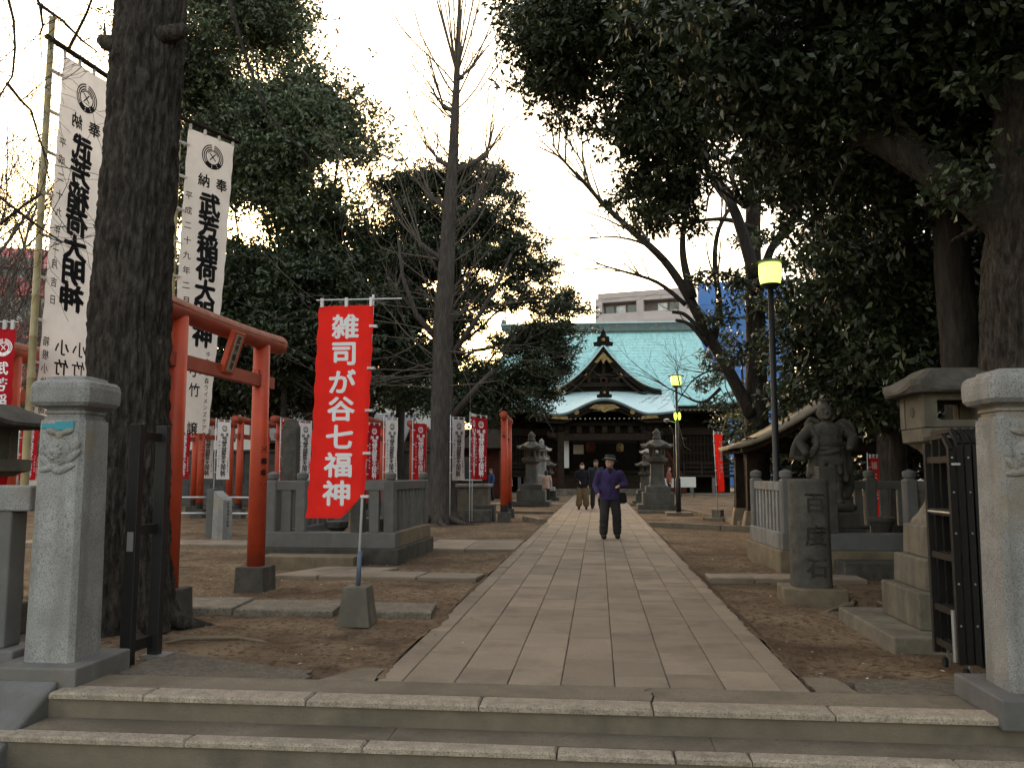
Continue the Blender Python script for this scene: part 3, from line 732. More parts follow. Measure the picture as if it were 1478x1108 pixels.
# ------------------------------------------------------------------ stone enclosures
def fpost(t, x, y, z0, h, r_=.085, m='graniteb'):
    p = MB().squarelathe([(r_, z0), (r_, z0 + h - .16), (r_ * .8, z0 + h - .14)], 14, 24, (x, y)).build('post', M[m], t)
    MB().lathe([(r_ * .80, z0 + h - .14), (r_ * .82, z0 + h - .12), (r_ * 1.03, z0 + h - .112), (r_ * 1.06, z0 + h - .05), (r_ * .98, z0 + h - .03), (r_ * .6, z0 + h - .018), (r_ * .3, z0 + h - .008), (r_ * .1, z0 + h)], 18, (x, y)).build('post_cap', M[m], p)
def run(t, a, b, zr0, zr1, nb, bw, z0, m='graniteb'):
    """rail and balusters between two posts"""
    a, b = Vector((*a, 0)), Vector((*b, 0)); d = (b - a).normalized(); L_ = (b - a).length
    A, B = a + d * .075, b - d * .075
    MB().beam(A + Vector((0, 0, (zr0 + zr1) / 2)), B + Vector((0, 0, (zr0 + zr1) / 2)), .12, zr1 - zr0).build('rail', M[m], t, bevel=.008)
    for k in range(nb):
        q = A.lerp(B, (k + .5) / nb); MB().beam(q + Vector((0, 0, z0)), q + Vector((0, 0, zr0 - .001)), .09, bw, d).build('baluster', M[m], t, bevel=.006)
# left enclosure
E1 = thing('stone_enclosure', 'granite post and rail enclosure behind the tall red banner', 'stone enclosure', (-4.4, 12.9, 0), R(-1))
MB().box(-.85, 1.38, -.14, 2.45, -.15, .20).build('plinth', M['darkstone'], E1, bevel=.015)
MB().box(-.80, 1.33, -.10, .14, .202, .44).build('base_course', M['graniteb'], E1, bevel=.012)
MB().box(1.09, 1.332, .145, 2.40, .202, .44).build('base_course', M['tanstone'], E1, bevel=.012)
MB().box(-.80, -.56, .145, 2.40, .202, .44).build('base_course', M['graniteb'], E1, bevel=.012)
for x, y, m in ((-.68, .02, 0), (-.20, .02, 0), (1.21, .02, 0), (1.21, 2.28, 0), (-.68, 2.28, 0)): fpost(E1, x, y, .44, .93)
MB().box(.60, .80, -.06, .13, .44, 1.42, .01, .01).build('gate_post', M['darkstone'], E1, bevel=.01)
run(E1, (-.68, .02), (-.20, .02), 1.08, 1.22, 1, .15, .44)
run(E1, (.72, .02), (1.21, .02), 1.08, 1.22, 1, .15, .44); run(E1, (1.21, .02), (1.21, 2.28), 1.08, 1.22, 9, .10, .44); run(E1, (-.68, .02), (-.68, 2.28), 1.08, 1.22, 9, .10, .44)
run(E1, (-.68, 2.28), (1.21, 2.28), 1.08, 1.22, 7, .12, .44)
tag(MB().box(-5.0, -3.55, 12.2, 12.68, -.1, .13).build('stone_step', M['tanstone'], bevel=.015), 'low stone step before the left enclosure', 'step')
# inside the left enclosure
t = thing('stone_tablet', 'dark upright stone tablet rising over the left enclosure', 'stone tablet', (-5.28, 14.2, .2))
MB().box(-.30, .30, -.22, .22, -.01, .25).build('tablet_base', M['darkstone'], t, bevel=.015)
MB().box(-.14, .14, -.10, .10, .25, 1.93, .005, .005).add([(-.135, -.095, 1.93), (.135, -.095, 1.93), (.135, .095, 1.93), (-.135, .095, 1.93), (-.08, -.06, 2.07), (.08, -.06, 2.07), (.08, .06, 2.07), (-.08, .06, 2.07)],
    [(4, 5, 6, 7), (0, 1, 5, 4), (1, 2, 6, 5), (2, 3, 7, 6), (3, 0, 4, 7)]).build('tablet', M['darkstone'], t, bevel=.012)
t = thing('offering_stone', 'squat stone offering stand inside the left enclosure', 'stone stand', (-4.25, 13.6, .2))
MB().lathe([(.20, 0), (.20, .06), (.11, .10), (.10, .2), (.19, .27), (.20, .36), (.15, .37)], 6).build('stand', M['darkstone'], t); MB().box(.32, .82, -.2, .25, 0, .42).build('stone_block', M['darkstone'], t, bevel=.015)
# right enclosure
E2 = thing('stone_enclosure', 'granite post and rail enclosure around the guardian statue', 'stone enclosure', (2.55, 12.4, 0), R(3))
MB().box(-.02, 3.4, -.04, 2.05, -.15, .26).build('plinth', M['tanstone'], E2, bevel=.015)
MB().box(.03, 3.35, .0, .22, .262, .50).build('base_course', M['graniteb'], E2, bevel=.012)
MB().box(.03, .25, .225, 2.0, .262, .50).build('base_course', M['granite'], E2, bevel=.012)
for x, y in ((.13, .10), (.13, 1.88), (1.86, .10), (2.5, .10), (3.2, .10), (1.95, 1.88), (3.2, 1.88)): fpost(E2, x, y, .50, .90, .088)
MB().box(.56, .82, .0, .24, .502, 1.44, .008, .008).build('gate_post', M['darkstone'], E2, bevel=.012)
run(E2, (.13, .10), (.13, 1.88), 1.09, 1.22, 8, .10, .50, 'granite'); run(E2, (1.86, .10), (2.5, .10), 1.09, 1.22, 2, .13, .50); run(E2, (2.5, .10), (3.2, .10), 1.09, 1.22, 2, .13, .50)
run(E2, (.13, 1.88), (1.95, 1.88), 1.09, 1.22, 7, .12, .50); run(E2, (1.95, 1.88), (3.2, 1.88), 1.09, 1.22, 4, .12, .50)
tag(MB().box(3.25, 4.45, 11.8, 12.32, -.1, .16).build('stone_step', M['darkstone'], bevel=.015), 'low dark step before the guardian statue\'s enclosure', 'step')
t = thing('incense_urn', 'flared stone urn beside the guardian statue\'s pedestal', 'stone urn', (4.08, 12.85, .26))
MB().lathe([(.16, 0), (.17, .08), (.11, .12), (.11, .18), (.16, .36), (.19, .40), (.19, .45), (.12, .45)], 16).build('urn', M['darkstone'], t, smooth=False)
# ------------------------------------------------------------------ guardian statue
t = thing('guardian_statue', 'dark stone guardian statue with swirling robe and topknot', 'statue', (3.55, 13.6, .26), R(-6)); t.scale = (1.05, 1.05, 1)
MB().box(-.42, .42, -.36, .40, -.01, .26).build('pedestal', M['darkstone'], t, bevel=.015)
MB().box(-.34, .36, -.30, .34, .262, .50).build('pedestal', M['darkstone'], t, bevel=.015)
MB().ell((0, 0, .56), (.40, .34, .12)).box(-.3, .3, -.26, .3, .50, .58).build('rock', M['darkstone'], t, remesh=.03)
z0 = .62; mb = MB(); v = lambda x, y, z: (x, y, z + z0)
mb.cap(v(.12, -.04, .03), .075, v(.11, 0, .36), .085); mb.cap(v(.11, 0, .36), .10, v(.08, 0, .70), .15)
mb.cap(v(-.13, -.06, .03), .075, v(-.15, -.03, .34), .085); mb.cap(v(-.15, -.03, .34), .10, v(-.08, 0, .70), .15)
mb.ell(v(.13, -.12, .02), (.06, .13, .045)); mb.ell(v(-.14, -.14, .02), (.06, .13, .045))
mb.ell(v(0, 0, .78), (.25, .19, .16)); mb.ell(v(0, -.02, .95), (.23, .18, .18)); mb.ell(v(0, -.02, 1.10), (.26, .175, .16))
mb.ell(v(-.085, -.13, 1.12), (.085, .05, .06)); mb.ell(v(.085, -.13, 1.12), (.085, .05, .06)); mb.ell(v(0, -.14, .93), (.12, .06, .10))
mb.cap(v(-.22, 0, 1.17), .085, v(-.40, -.03, .96), .075); mb.cap(v(-.40, -.03, .96), .075, v(-.34, -.16, .80), .055); mb.ell(v(-.33, -.19, .77), (.055, .055, .055))
mb.cap(v(.22, 0, 1.17), .085, v(.37, .02, 1.02), .08); mb.cap(v(.37, .02, 1.02), .07, v(.30, -.14, .86), .055); mb.ell(v(.29, -.17, .85), (.055, .06, .055))
mb.cap(v(0, -.02, 1.20), .075, v(0, -.03, 1.30), .07)
hd = (-.02, -.06, 1.40)
mb.ell(v(*hd), (.122, .130, .140)); mb.ell(v(-.02, -.13, 1.33), (.075, .06, .05)); mb.ell(v(-.02, -.185, 1.39), (.022, .03, .028))
for s in (-1, 1):
    mb.ell(v(-.02 + s * .045, -.165, 1.425), (.028, .02, .014)); mb.ell(v(-.02 + s * .045, -.168, 1.452), (.036, .018, .012), Matrix.Rotation(s * .35, 3, 'Y')); mb.ell(v(-.02 + s * .11, -.05, 1.39), (.02, .035, .045)); mb.ell(v(-.02 + s * .05, -.15, 1.365), (.03, .03, .022))
mb.ell(v(-.02, -.176, 1.335), (.045, .016, .010)); mb.ell(v(-.02, -.178, 1.308), (.04, .02, .012))
mb.ell(v(-.02, -.03, 1.53), (.05, .05, .045)); mb.ell(v(-.02, -.03, 1.595), (.075, .07, .032)); mb.ell(v(-.02, -.03, 1.555), (.055, .055, .012))
mb.build('figure', M['darkstone'], t, remesh=.008, sm=1)
mb = MB()   # skirt with folds, sash and the wind-blown scarf and sleeves
for k in range(13):
    a = R(-170 + k * 28.3); r_ = .20; mb.cap(v(r_ * math.cos(a), .02 + r_ * .75 * math.sin(a), .80), .05, v((r_ + .07) * math.cos(a), .02 + (r_ + .06) * .75 * math.sin(a), .42 + .06 * math.sin(k * 2.1)), .045)
mb.ell(v(0, -.01, .84), (.245, .20, .055)); mb.ell(v(.02, -.17, .78), (.15, .05, .045), Matrix.Rotation(-.25, 3, 'Y'))
mb.ell(v(.05, -.16, .66), (.16, .05, .09), Matrix.Rotation(.3, 3, 'Y'))
mb.build('skirt', M['darkstone'], t, remesh=.009, sm=1)
mb = MB()
def rope(pts, r0, fl=.5):
    for a, b in zip(pts[:-1], pts[1:]): mb.cap(v(*a), r0, v(*b), r0)
rope([(-.10, .06, 1.26), (-.21, .06, 1.30), (-.27, .04, 1.22), (-.20, -.08, 1.14), (-.15, -.13, 1.02), (-.17, -.15, .86), (-.24, -.12, .74)], .045)
rope([(-.40, .0, 1.02), (-.47, .0, .86), (-.50, -.02, .72), (-.38, -.04, .68), (-.26, -.04, .74)], .045)
mb.ell(v(-.38, .01, .82), (.13, .04, .15), Matrix.Rotation(.35, 3, 'Y'))
rope([(.16, .04, 1.20), (.25, .06, 1.26), (.34, .05, 1.22), (.38, .04, 1.10), (.39, .02, .96), (.36, .0, .86)], .055)
rope([(.28, .12, .9), (.33, .16, .6), (.34, .16, .25), (.28, .14, .1)], .055); mb.ell(v(.28, .16, .45), (.09, .06, .36))
mb.build('scarf', M['darkstone'], t, remesh=.009, sm=1)

# ------------------------------------------------------------------ inscribed stone
t = thing('inscribed_stone', 'dark stone post carved with three characters beside the path', 'stone post', (2.30, 9.66, 0), R(-4))
MB().box(-.33, .33, -.27, .27, -.1, .125).build('base_slab', M['tanstone'], t, bevel=.014)
MB().squarelathe([(.212, .125), (.210, .5), (.206, 1.26), (.196, 1.285)], 3.0, 48).build('stele', M['darkstone'], t)
cm = mat('carved_shadow', (.040, .037, .033), .95, .3, 8, .1)  # flat dark colour painted as the shade inside carved strokes
for i_, ch_ in enumerate('百度石'):
    mb = MB(); put(mb, ch_, .03, 1.0275 - .345 * i_, .23, lambda x, z: -.2125 * max(.05, 1 - min(1, abs(x) / .214) ** 3.0) ** (1 / 3.0), bold=.020); mb.build('shaded_character', cm, t)
# ------------------------------------------------------------------ stone lanterns
def lantern_near(label, loc, s=1.0, rot=0.0, wide=1.0):
    t = thing('stone_lantern', label, 'stone lantern', loc, rot)
    B = lambda h, a, b, nm, m='lantstone', tx=0: MB().box(-h * s, h * s, -h * s, h * s, a * s, b * s, tx, tx).build(nm, M[m], t, bevel=.015)
    B(.78, -.12, .10, 'base_slab', 'lantstone'); B(.47, .10, .40, 'base_block', 'lantstone'); B(.385, .40, .66, 'base_block', 'lantstone', .008); B(.315, .66, .93, 'base_block', 'lantstone', .008)
    MB().squarelathe([(.27 * s, .93 * s), (.26 * s, .97 * s), (.22 * s, 1.02 * s), (.17 * s, 1.12 * s), (.135 * s, 1.28 * s), (.13 * s, 1.42 * s), (.155 * s, 1.53 * s), (.20 * s, 1.59 * s)], 14).build('shaft', M['lantstone'], t)
    MB().squarelathe([(.20 * s, 1.59 * s), (.22 * s * wide, 1.60 * s), (.25 * s * wide, 1.63 * s), (.295 * s * wide, 1.65 * s), (.30 * s * wide, 1.76 * s), (.24 * s, 1.77 * s)], 20).build('platform', M['lantstone'], t)
    # fire box: four corner posts, sills, open windows front and back, a dark raised disc on one side
    f = MB(); h = .235 * s
    for sx in (-1, 1):
        for sy in (-1, 1): f.box(sx * h - .055 * s, sx * h + .055 * s - (0), sy * h - .055 * s, sy * h + .055 * s, 1.77 * s, 2.06 * s)
    for z0_, z1_ in ((1.77, 1.83), (2.0, 2.06)):
        for sy in (-1, 1): f.box(-h + .055 * s, h - .055 * s, sy * h - .05 * s, sy * h + .05 * s, z0_ * s, z1_ * s)
    for sx in (-1, 1): f.box(sx * h - .045 * s, sx * h + .045 * s, -h + .055 * s, h - .055 * s, 1.77 * s, 2.06 * s)
    fb = f.build('fire_box', M['lantstone'], t)
    MB().tube([(-h - .048 * s, 0, 1.91 * s), (-h - .056 * s, 0, 1.91 * s)], [.05 * s, .04 * s], 14).build('moon_disc', M['darkstone'], fb)
    prof = [(.40, 2.06, 0), (.42, 2.075, .055), (.42, 2.105, .085), (.36, 2.16, .035), (.27, 2.235, .006), (.21, 2.285, 0), (.02, 2.295, 0)]
    rings = []
    for h_, z, up in prof:
        ring_ = []
        for k in range(40):
            a = 2 * math.pi * (k + .5) / 40; ca, sa = math.cos(a), math.sin(a); q = h_ / (abs(ca) ** 12 + abs(sa) ** 12) ** (1 / 12)
            cr = max(0, (math.hypot(q * ca, q * sa) / h_ - 1) / .35) ** 1.6
            ring_.append((q * ca * s * wide, q * sa * s * wide, (z + up * cr) * s))
        rings.append(ring_)
    MB().loft(rings).build('roof', M['darkstone'], t)
    MB().lathe([(.10 * s, 2.29 * s), (.14 * s, 2.33 * s), (.10 * s, 2.36 * s), (.13 * s, 2.44 * s), (.02 * s, 2.56 * s)], 14).build('finial', M['darkstone'], t, smooth=True) if s < .95 else None
    return t
lantern_near('stone lantern on stepped blocks behind the folded gate', (3.07, 7.82, -.03))
lantern_near('stone lantern at the left edge, only its dark roof corner showing', (-5.36, 6.75, -.12), .90, 0, 1.38)
def lantern_far(label, loc, s, m, group=None):
    t = thing('stone_lantern', label, 'stone lantern', loc, 0, group)
    MB().box(-.80 * s, .80 * s, -.8 * s, .8 * s, -.05, .16 * s).build('base_slab', M[m], t, bevel=.02); MB().box(-.60 * s, .60 * s, -.6 * s, .6 * s, .16 * s, .62 * s).build('base_block', M[m], t, bevel=.02); MB().box(-.47 * s, .47 * s, -.47 * s, .47 * s, .62 * s, .85 * s).build('base_block', M[m], t, bevel=.02)
    MB().squarelathe([(.36 * s, .85 * s), (.30 * s, .93 * s), (.26 * s, 1.2 * s), (.25 * s, 1.7 * s), (.30 * s, 1.76 * s)], 12, 24).build('shaft', M[m], t)
    MB().lathe([(.30 * s, 1.76 * s), (.42 * s, 1.82 * s), (.44 * s, 1.96 * s), (.3 * s, 1.98 * s)], 6).build('platform', M[m], t)
    f = MB()
    for k in range(6):
        a = R(60 * k); f.tube([(.26 * s * math.cos(a), .26 * s * math.sin(a), 1.98 * s), (.26 * s * math.cos(a), .26 * s * math.sin(a), 2.32 * s)], .06 * s, 6)
    f.lathe([(.29 * s, 1.98 * s), (.29 * s, 2.06 * s)], 6).lathe([(.29 * s, 2.26 * s), (.30 * s, 2.32 * s)], 6); f.build('fire_box', M[m], t)
    rings = []
    for h_, z, up in ((.30, 2.32, 0), (.54, 2.34, .04), (.58, 2.40, .10), (.40, 2.50, .03), (.26, 2.62, 0), (.14, 2.68, 0)):
        rings.append([(h_ * (1 + .12 * math.cos(3 * 2 * math.pi * k / 36) ** 4) * s * math.cos(2 * math.pi * k / 36), h_ * (1 + .12 * math.cos(3 * 2 * math.pi * k / 36) ** 4) * s * math.sin(2 * math.pi * k / 36), (z + up * math.cos(3 * 2 * math.pi * k / 36) ** 4) * s) for k in range(36)])
    MB().loft(rings).build('roof', M[m], t)
    MB().lathe([(.16 * s, 2.68 * s), (.17 * s, 2.78 * s), (.12 * s, 2.80 * s), (.15 * s, 2.88 * s), (.16 * s, 2.96 * s), (.09 * s, 3.04 * s), (.02 * s, 3.12 * s)], 14).build('finial', M[m], t, smooth=True)
    return t
lantern_far('big dark stone lantern on the left of the path near the temple', (-2.82, 36.3, 0), 1.0, 'lantfar')
lantern_far('big stone lantern on the right of the path behind the old man', (2.28, 33.2, 0), .98, 'lantfar')
lantern_far('pale grey lantern just behind the big left lantern', (-2.80, 42.5, .5), .82, 'granite')
lantern_far('pale grey lantern just behind the big right lantern', (2.55, 42.0, .35), .82, 'granite')
lantern_far('small dark lantern behind the girl in the pale pink jacket', (-2.55, 43.6, 0), .72, 'darkstone')
lantern_far('small dark lantern on the right between the path and the big lantern', (2.10, 38.6, 0), .70, 'darkstone')
# ------------------------------------------------------------------ park lamps
def lamp(label, loc, extra=False):
    t = thing('park_lamp', label, 'lamp post', loc, 0, 'lit park lamps')
    MB().tube([(0, 0, -.05), (0, 0, 1.15), (0, 0, 1.2), (0, 0, 4.22)], [.085, .085, .052, .045], 16).build('pole', M['iron'], t, smooth=True)
    MB().lathe([(.05, 4.18), (.13, 4.215), (.15, 4.25), (.10, 4.26)], 20).build('lamp_seat', M['iron'], t)
    MB().lathe([(.145, 4.245), (.165, 4.33), (.172, 4.45), (.172, 4.56), (.16, 4.575)], 24).build('lamp_glass', M['lamp'], t, smooth=True)
    MB().lathe([(.265, 4.572), (.27, 4.585), (.16, 4.625), (.02, 4.64)], 24).build('lamp_cap', M['iron'], t)
    if extra:
        MB().box(-.42, .42, -.40, .40, -.1, .06).build('foot_slab', M['conc'], t, bevel=.012)
        for x in (-.055, .075): MB().ell((x, -.11, 3.22), (.052, .05, .135)).build('side_lamp', M['lamp2'], t, smooth=True)
        MB().box(-.11, .11, -.07, .02, 3.34, 3.38).build('side_lamp_bracket', M['iron'], t)
        MB().lathe([(.02, 3.0), (.09, 3.05), (.10, 3.12), (.03, 3.14)], 14, (-.34, -.05)).tube([(-.34, -.05, 3.08), (0, 0, 3.0)], .015, 6).build('loudspeaker', M['steel'], t)
        MB().tube([(-.25, -.1, 2.9), (-.1, -.02, 2.6), (-.1, 0, 1.2)], .03, 8).build('spotlight_pole', M['iron'], t)
    return t
lamp('nearer tall lit park lamp on a black post, right of the path', (2.69, 14.9 - 1.7, 0))
lamp('lit park lamp with two small side lamps before the temple roof', (2.64, 28.6, 0), True)

# ------------------------------------------------------------------ pavilion
t = thing('water_pavilion', 'small timber pavilion with sloping shingled roof right of the path', 'pavilion', (6.35, 22.2, 0))
for x, y in ((-2.5, -.2), (2.5, -.2), (-2.5, 1.6), (2.5, 1.6)):
    MB().box(x - .26, x + .26, y - .26, y + .26, -.1, .40, .10, .10).build('post_base', M['tanstone'], t, bevel=.015)
    MB().box(x - .12, x + .12, y - .12, y + .12, .40, 2.2, .01, .01).build('post', M['woodb'], t)
for y in (-.2, 1.6): MB().box(-2.75, 2.75, y - .09, y + .09, 1.86, 2.06).box(-2.6, 2.6, y - .07, y + .07, 2.10, 2.24).build('tie_beam', M['woodb'], t)
for x in (-2.5, 2.5): MB().box(x - .08, x + .08, -1.2, 2.2, 2.06, 2.2).build('plate_beam', M['woodb'], t)
for s in (-1, 1):
    vs, fs = [], []; n = 12
    for i in range(n + 1):
        u = i / n; x = s * 2.95 * u; z = 3.75 - 1.70 * (1 - (1 - u) ** 1.35) ; vs += [(x, -1.45, z), (x, 2.25, z)]
    for i in range(n): fs.append((2 * i, 2 * i + 1, 2 * i + 3, 2 * i + 2) if s > 0 else (2 * i, 2 * i + 2, 2 * i + 3, 2 * i + 1))
    MB().add(vs, fs).build('roof_slope', M['shingle'], t, smooth=True, solid=-.10)
    bb = MB(); pts = [(s * 2.90 * i / n, -1.32, 3.60 - 1.70 * (1 - (1 - i / n) ** 1.35)) for i in range(n + 1)]
    for a, b in zip(pts[:-1], pts[1:]): bb.beam(a, b, .10, .16)
    bb.build('bargeboard', M['woodb'], t)
    for k in range(11):
        y = -1.2 + k * .34; r_ = MB()
        for i in range(6, n): r_.beam((s * 2.85 * i / n, y, 3.57 - 1.70 * (1 - (1 - i / n) ** 1.35)), (s * 2.85 * (i + 1) / n, y, 3.57 - 1.70 * (1 - (1 - (i + 1) / n) ** 1.35)), .07, .08)
        r_.build('rafter', M['woodb'], t)
MB().box(-.14, .14, -1.48, 2.43, 3.72, 3.90).build('ridge_cap', M['ridge'], t, bevel=.03)
MB().box(-1.2, 1.2, .2, 1.3, -.05, .75).build('water_basin', M['darkstone'], t, bevel=.05)
MB().ell((-2.5, -.35, 2.1), (.12, .14, .12)).ell((-2.0, -.35, 2.12), (.2, .1, .08)).build('carved_bracket', M['woodb'], t, remesh=.03)

# ------------------------------------------------------------------ pipe rail, marker, small signs
t = thing('pipe_railing', 'low steel pipe railing with granite posts behind the near torii', 'railing', (-8.0, 18.2, 0))
for x in (-2.2, -.55, 1.1, 2.4): MB().box(x - .09, x + .09, -.09, .09, -.1, 1.0, .006, .006).build('post', M['graniteb'], t, bevel=.012)
for z in (.45, .80):
    for a, b in ((-2.11, -.64), (-.46, 1.01), (1.19, 2.31)): MB().tube([(a, 0, z), (b, 0, z)], .028, 10).build('rail', M['steel'], t, smooth=True)
MB().tube([(2.32, -.25, -.1), (2.32, -.25, 1.55), (2.34, -.25, 1.62), (2.40, -.25, 1.65)], .028, 10).build('bent_pipe', M['steel'], t, smooth=True)
t = thing('stone_marker', 'slant-topped pale granite marker stone in front of the pipe railing', 'stone marker', (-7.72, 16.95, 0), R(-25))
MB().add([(-.16, -.13, -.1), (.16, -.13, -.1), (.16, .13, -.1), (-.16, .13, -.1), (-.15, -.12, .98), (.15, -.12, .80), (.15, .12, .80), (-.15, .12, .98)], [(3, 2, 1, 0), (4, 5, 6, 7), (0, 1, 5, 4), (1, 2, 6, 5), (2, 3, 7, 6), (3, 0, 4, 7)]).build('marker', M['granite'], t, bevel=.01)
mb = MB(); mb.M = Matrix.Rotation(R(90), 4, 'Z') @ Matrix.Translation((0, -.155, 0))
column(mb, '武芳稲荷大明神', 0, .76, .075, .06, lambda x, z: 0, bold=.02); mb.build('lettering', M['inkgrey'], t)
t = thing('notice_board', 'white notice board standing before the temple veranda', 'notice board', (4.95, 48.0, 0))
MB().box(-.45, .45, -.02, .02, .55, 1.12).build('board', M['paper'], t); MB().box(-.36, -.32, 0, .04, 0, .57).box(.32, .36, 0, .04, 0, .57).build('legs', M['woodb'], t)
t = thing('notice_board', 'small white notice board half hidden behind the far lamp post', 'notice board', (3.85, 47.0, 0))
MB().box(-.25, .25, -.02, .02, .55, 1.05).build('board', M['paper'], t); MB().box(-.03, .03, 0, .04, 0, .57).build('leg', M['woodb'], t)
t = thing('water_tank', 'grey stone trough with pale rim right of the ginkgo trunk', 'trough', (-3.55, 25.4, 0))
MB().box(-.62, .30, -.3, .3, -.05, .92).build('trough', M['lantstone'], t, bevel=.02); MB().box(-.68, .36, -.36, .36, .922, 1.02).build('rim', M['granite'], t, bevel=.02)
t = thing('stone_block', 'dark stone blocks at the foot of the edge-on torii', 'stone block', (-3.35, 24.2, 0))
MB().box(-.4, .3, -.3, .3, -.05, .30).build('block', M['darkstone'], t, bevel=.02); MB().box(-.25, .35, .32, .8, -.05, .42).build('block', M['darkstone'], t, bevel=.02)
# ------------------------------------------------------------------ temple hall
TX = .45
T = thing('temple_hall', 'old timber temple hall with pale green copper roofs at the path\'s end', 'temple', (TX, 55.0, 0))
def sheetsurf(fn, nu, nv, name, m, parent, th=-.18, smooth=True):
    vs = [fn(i / nu, j / nv) for j in range(nv + 1) for i in range(nu + 1)]
    fs = [(j * (nu + 1) + i, j * (nu + 1) + i + 1, (j + 1) * (nu + 1) + i + 1, (j + 1) * (nu + 1) + i) for j in range(nv) for i in range(nu)]
    return MB().add(vs, fs).build(name, M[m], parent, smooth=smooth, solid=th)
RY, RZ, EY, EZ = 8.5, 12.0, 2.2, 5.85      # ridge and front eave of the main roof
def hw(s): return 7.1 + 2.7 * s ** 1.6
def mz(s): return EZ + (RZ - EZ) * (1 - s) ** 1.28
def mainf(sgn):
    def f(u, s):
        x = (2 * u - 1) * hw(s); y = RY + sgn * (RY - EY) * s
        return (x * (1 if sgn < 0 else -1), y, mz(s) + .55 * s * s * abs(2 * u - 1) ** 5)
    return f
main = sheetsurf(mainf(-1), 48, 24, 'main_roof', 'patina', T); sheetsurf(mainf(1), 24, 12, 'main_roof', 'patina', T)
for sg in (-1, 1):
    vs, fs = [], []
    for j in range(13):
        s = j / 12
        for k in range(9):
            q = k / 8; a = mainf(-1)(0 if sg < 0 else 1, s); y0, y1 = RY - (RY - EY) * s, RY + (RY - EY) * s
            vs.append((a[0] + sg * .0, y0 + (y1 - y0) * q, a[2] - .5 * s * (1 - abs(2 * q - 1) ** 2)))
    for j in range(12):
        for k in range(8): b = j * 9 + k; fs.append((b, b + 1, b + 10, b + 9) if sg < 0 else (b, b + 9, b + 10, b + 1))
    MB().add(vs, fs).build('side_roof', M['patina'], T, smooth=True)
# horizontal copper courses and standing seams as real strips
for j in range(1, 30):
    s = j / 30; mb = MB(); n = 24
    for i in range(n):
        a, b = Vector(mainf(-1)(i / n, s)), Vector(mainf(-1)((i + 1) / n, s)); mb.beam(a + Vector((0, 0, .002)), b + Vector((0, 0, .002)), .03, .010)
    mb.build('copper_course', M['patina'], main)
r_ = MB().box(-7.4, 7.4, RY - .35, RY + .35, RZ - .1, RZ + .22).box(-7.5, 7.5, RY - .27, RY + .27, RZ + .22, RZ + .50).build('ridge', M['ridge'], T, bevel=.03)
MB().box(-7.6, 7.6, RY - .38, RY + .38, RZ + .502, RZ + .60).build('ridge_cap', M['patinad'], r_)
for k in range(-2, 3): MB().tube([(k * 2.9 + 1.1, RY - .29, RZ + .36), (k * 2.9 + 1.1, RY - .26, RZ + .36)], .09, 14).build('ridge_crest', M['gold'], r_)
for sg in (-1, 1): MB().ell((sg * 7.5, RY, RZ + .55), (.25, .35, .5)).build('ridge_end', M['ridge'], r_)
# gable on the front slope
GW, GZ, GB, GY = 3.9, 9.95, 6.95, 1.75
def gprof(t_): return GZ - (GZ - GB) * (1 - (1 - abs(t_)) ** 1.85)
def gab(u, v_):
    t_ = 2 * u - 1; return (t_ * GW, GY + 5.6 * v_, gprof(t_))
gr = sheetsurf(gab, 40, 4, 'gable_roof', 'patina', T, -.20)
mb = MB(); pts = [(t_ * GW * .985, GY + .06, gprof(t_) - .30) for t_ in np.linspace(-1, 1, 41)]
for a, b in zip(pts[:-1], pts[1:]): mb.beam(a, b, .12, .26)
mb.build('bargeboard', M['wood'], gr)
mb = MB(); pts = [(t_ * GW, GY - .04, gprof(t_) - .02) for t_ in np.linspace(-1, 1, 41)]
for a, b in zip(pts[:-1], pts[1:]): mb.beam(a, b, .20, .10)
mb.build('copper_edge', M['patinad'], gr)
mb = MB(); pts = [(t_ * GW * .9, GY + .16, gprof(t_) - .60) for t_ in np.linspace(-.93, .93, 35)]
for a, b in zip(pts[:-1], pts[1:]): mb.beam(a, b, .10, .16)
mb.build('inner_bargeboard', M['woodb'], gr)
MB().add([(t_ * GW * .93, GY + .75, z) for t_ in np.linspace(-1, 1, 21) for z in (6.6, max(6.61, gprof(t_) - .35))], [(2 * i, 2 * i + 2, 2 * i + 3, 2 * i + 1) for i in range(20)]).build('gable_wall', M['wood'], gr)
MB().box(-2.3, 2.3, GY + .5, GY + .72, 7.15, 7.42).box(-1.3, 1.3, GY + .5, GY + .72, 7.85, 8.05).box(-.12, .12, GY + .52, GY + .72, 7.42, 9.2).build('gable_beam', M['woodb'], gr)
mb = MB().prism([(-.62, 8.75), (0, 9.42), (.62, 8.75), (.40, 8.68), (.18, 8.95), (0, 8.62), (-.18, 8.95), (-.40, 8.68)], GY - .04, GY + .02); mb.build('gilt_pendant', M['gold'], gr)
for sg in (-1, 1):
    MB().prism([(sg * 1.9, 7.42), (sg * 2.75, 7.05), (sg * 2.9, 7.2), (sg * 2.1, 7.75)], GY + .02, GY + .05).build('gilt_fitting', M['gold'], gr)
    MB().tube([(sg * 1.25, GY + .0, 7.98), (sg * 1.25, GY + .03, 7.98)], .13, 14).build('gilt_boss', M['gold'], gr)
MB().box(-.25, .25, GY + .45, GY + .6, 7.43, 7.72).build('carving', M['woodr'], gr, bevel=.05)
for sg in (-1, 0, 1): MB().box(-.13 + sg * 1.0, .13 + sg * 1.0, GY + .45, GY + .7, 7.45, 7.8).build('strut', M['woodb'], gr)
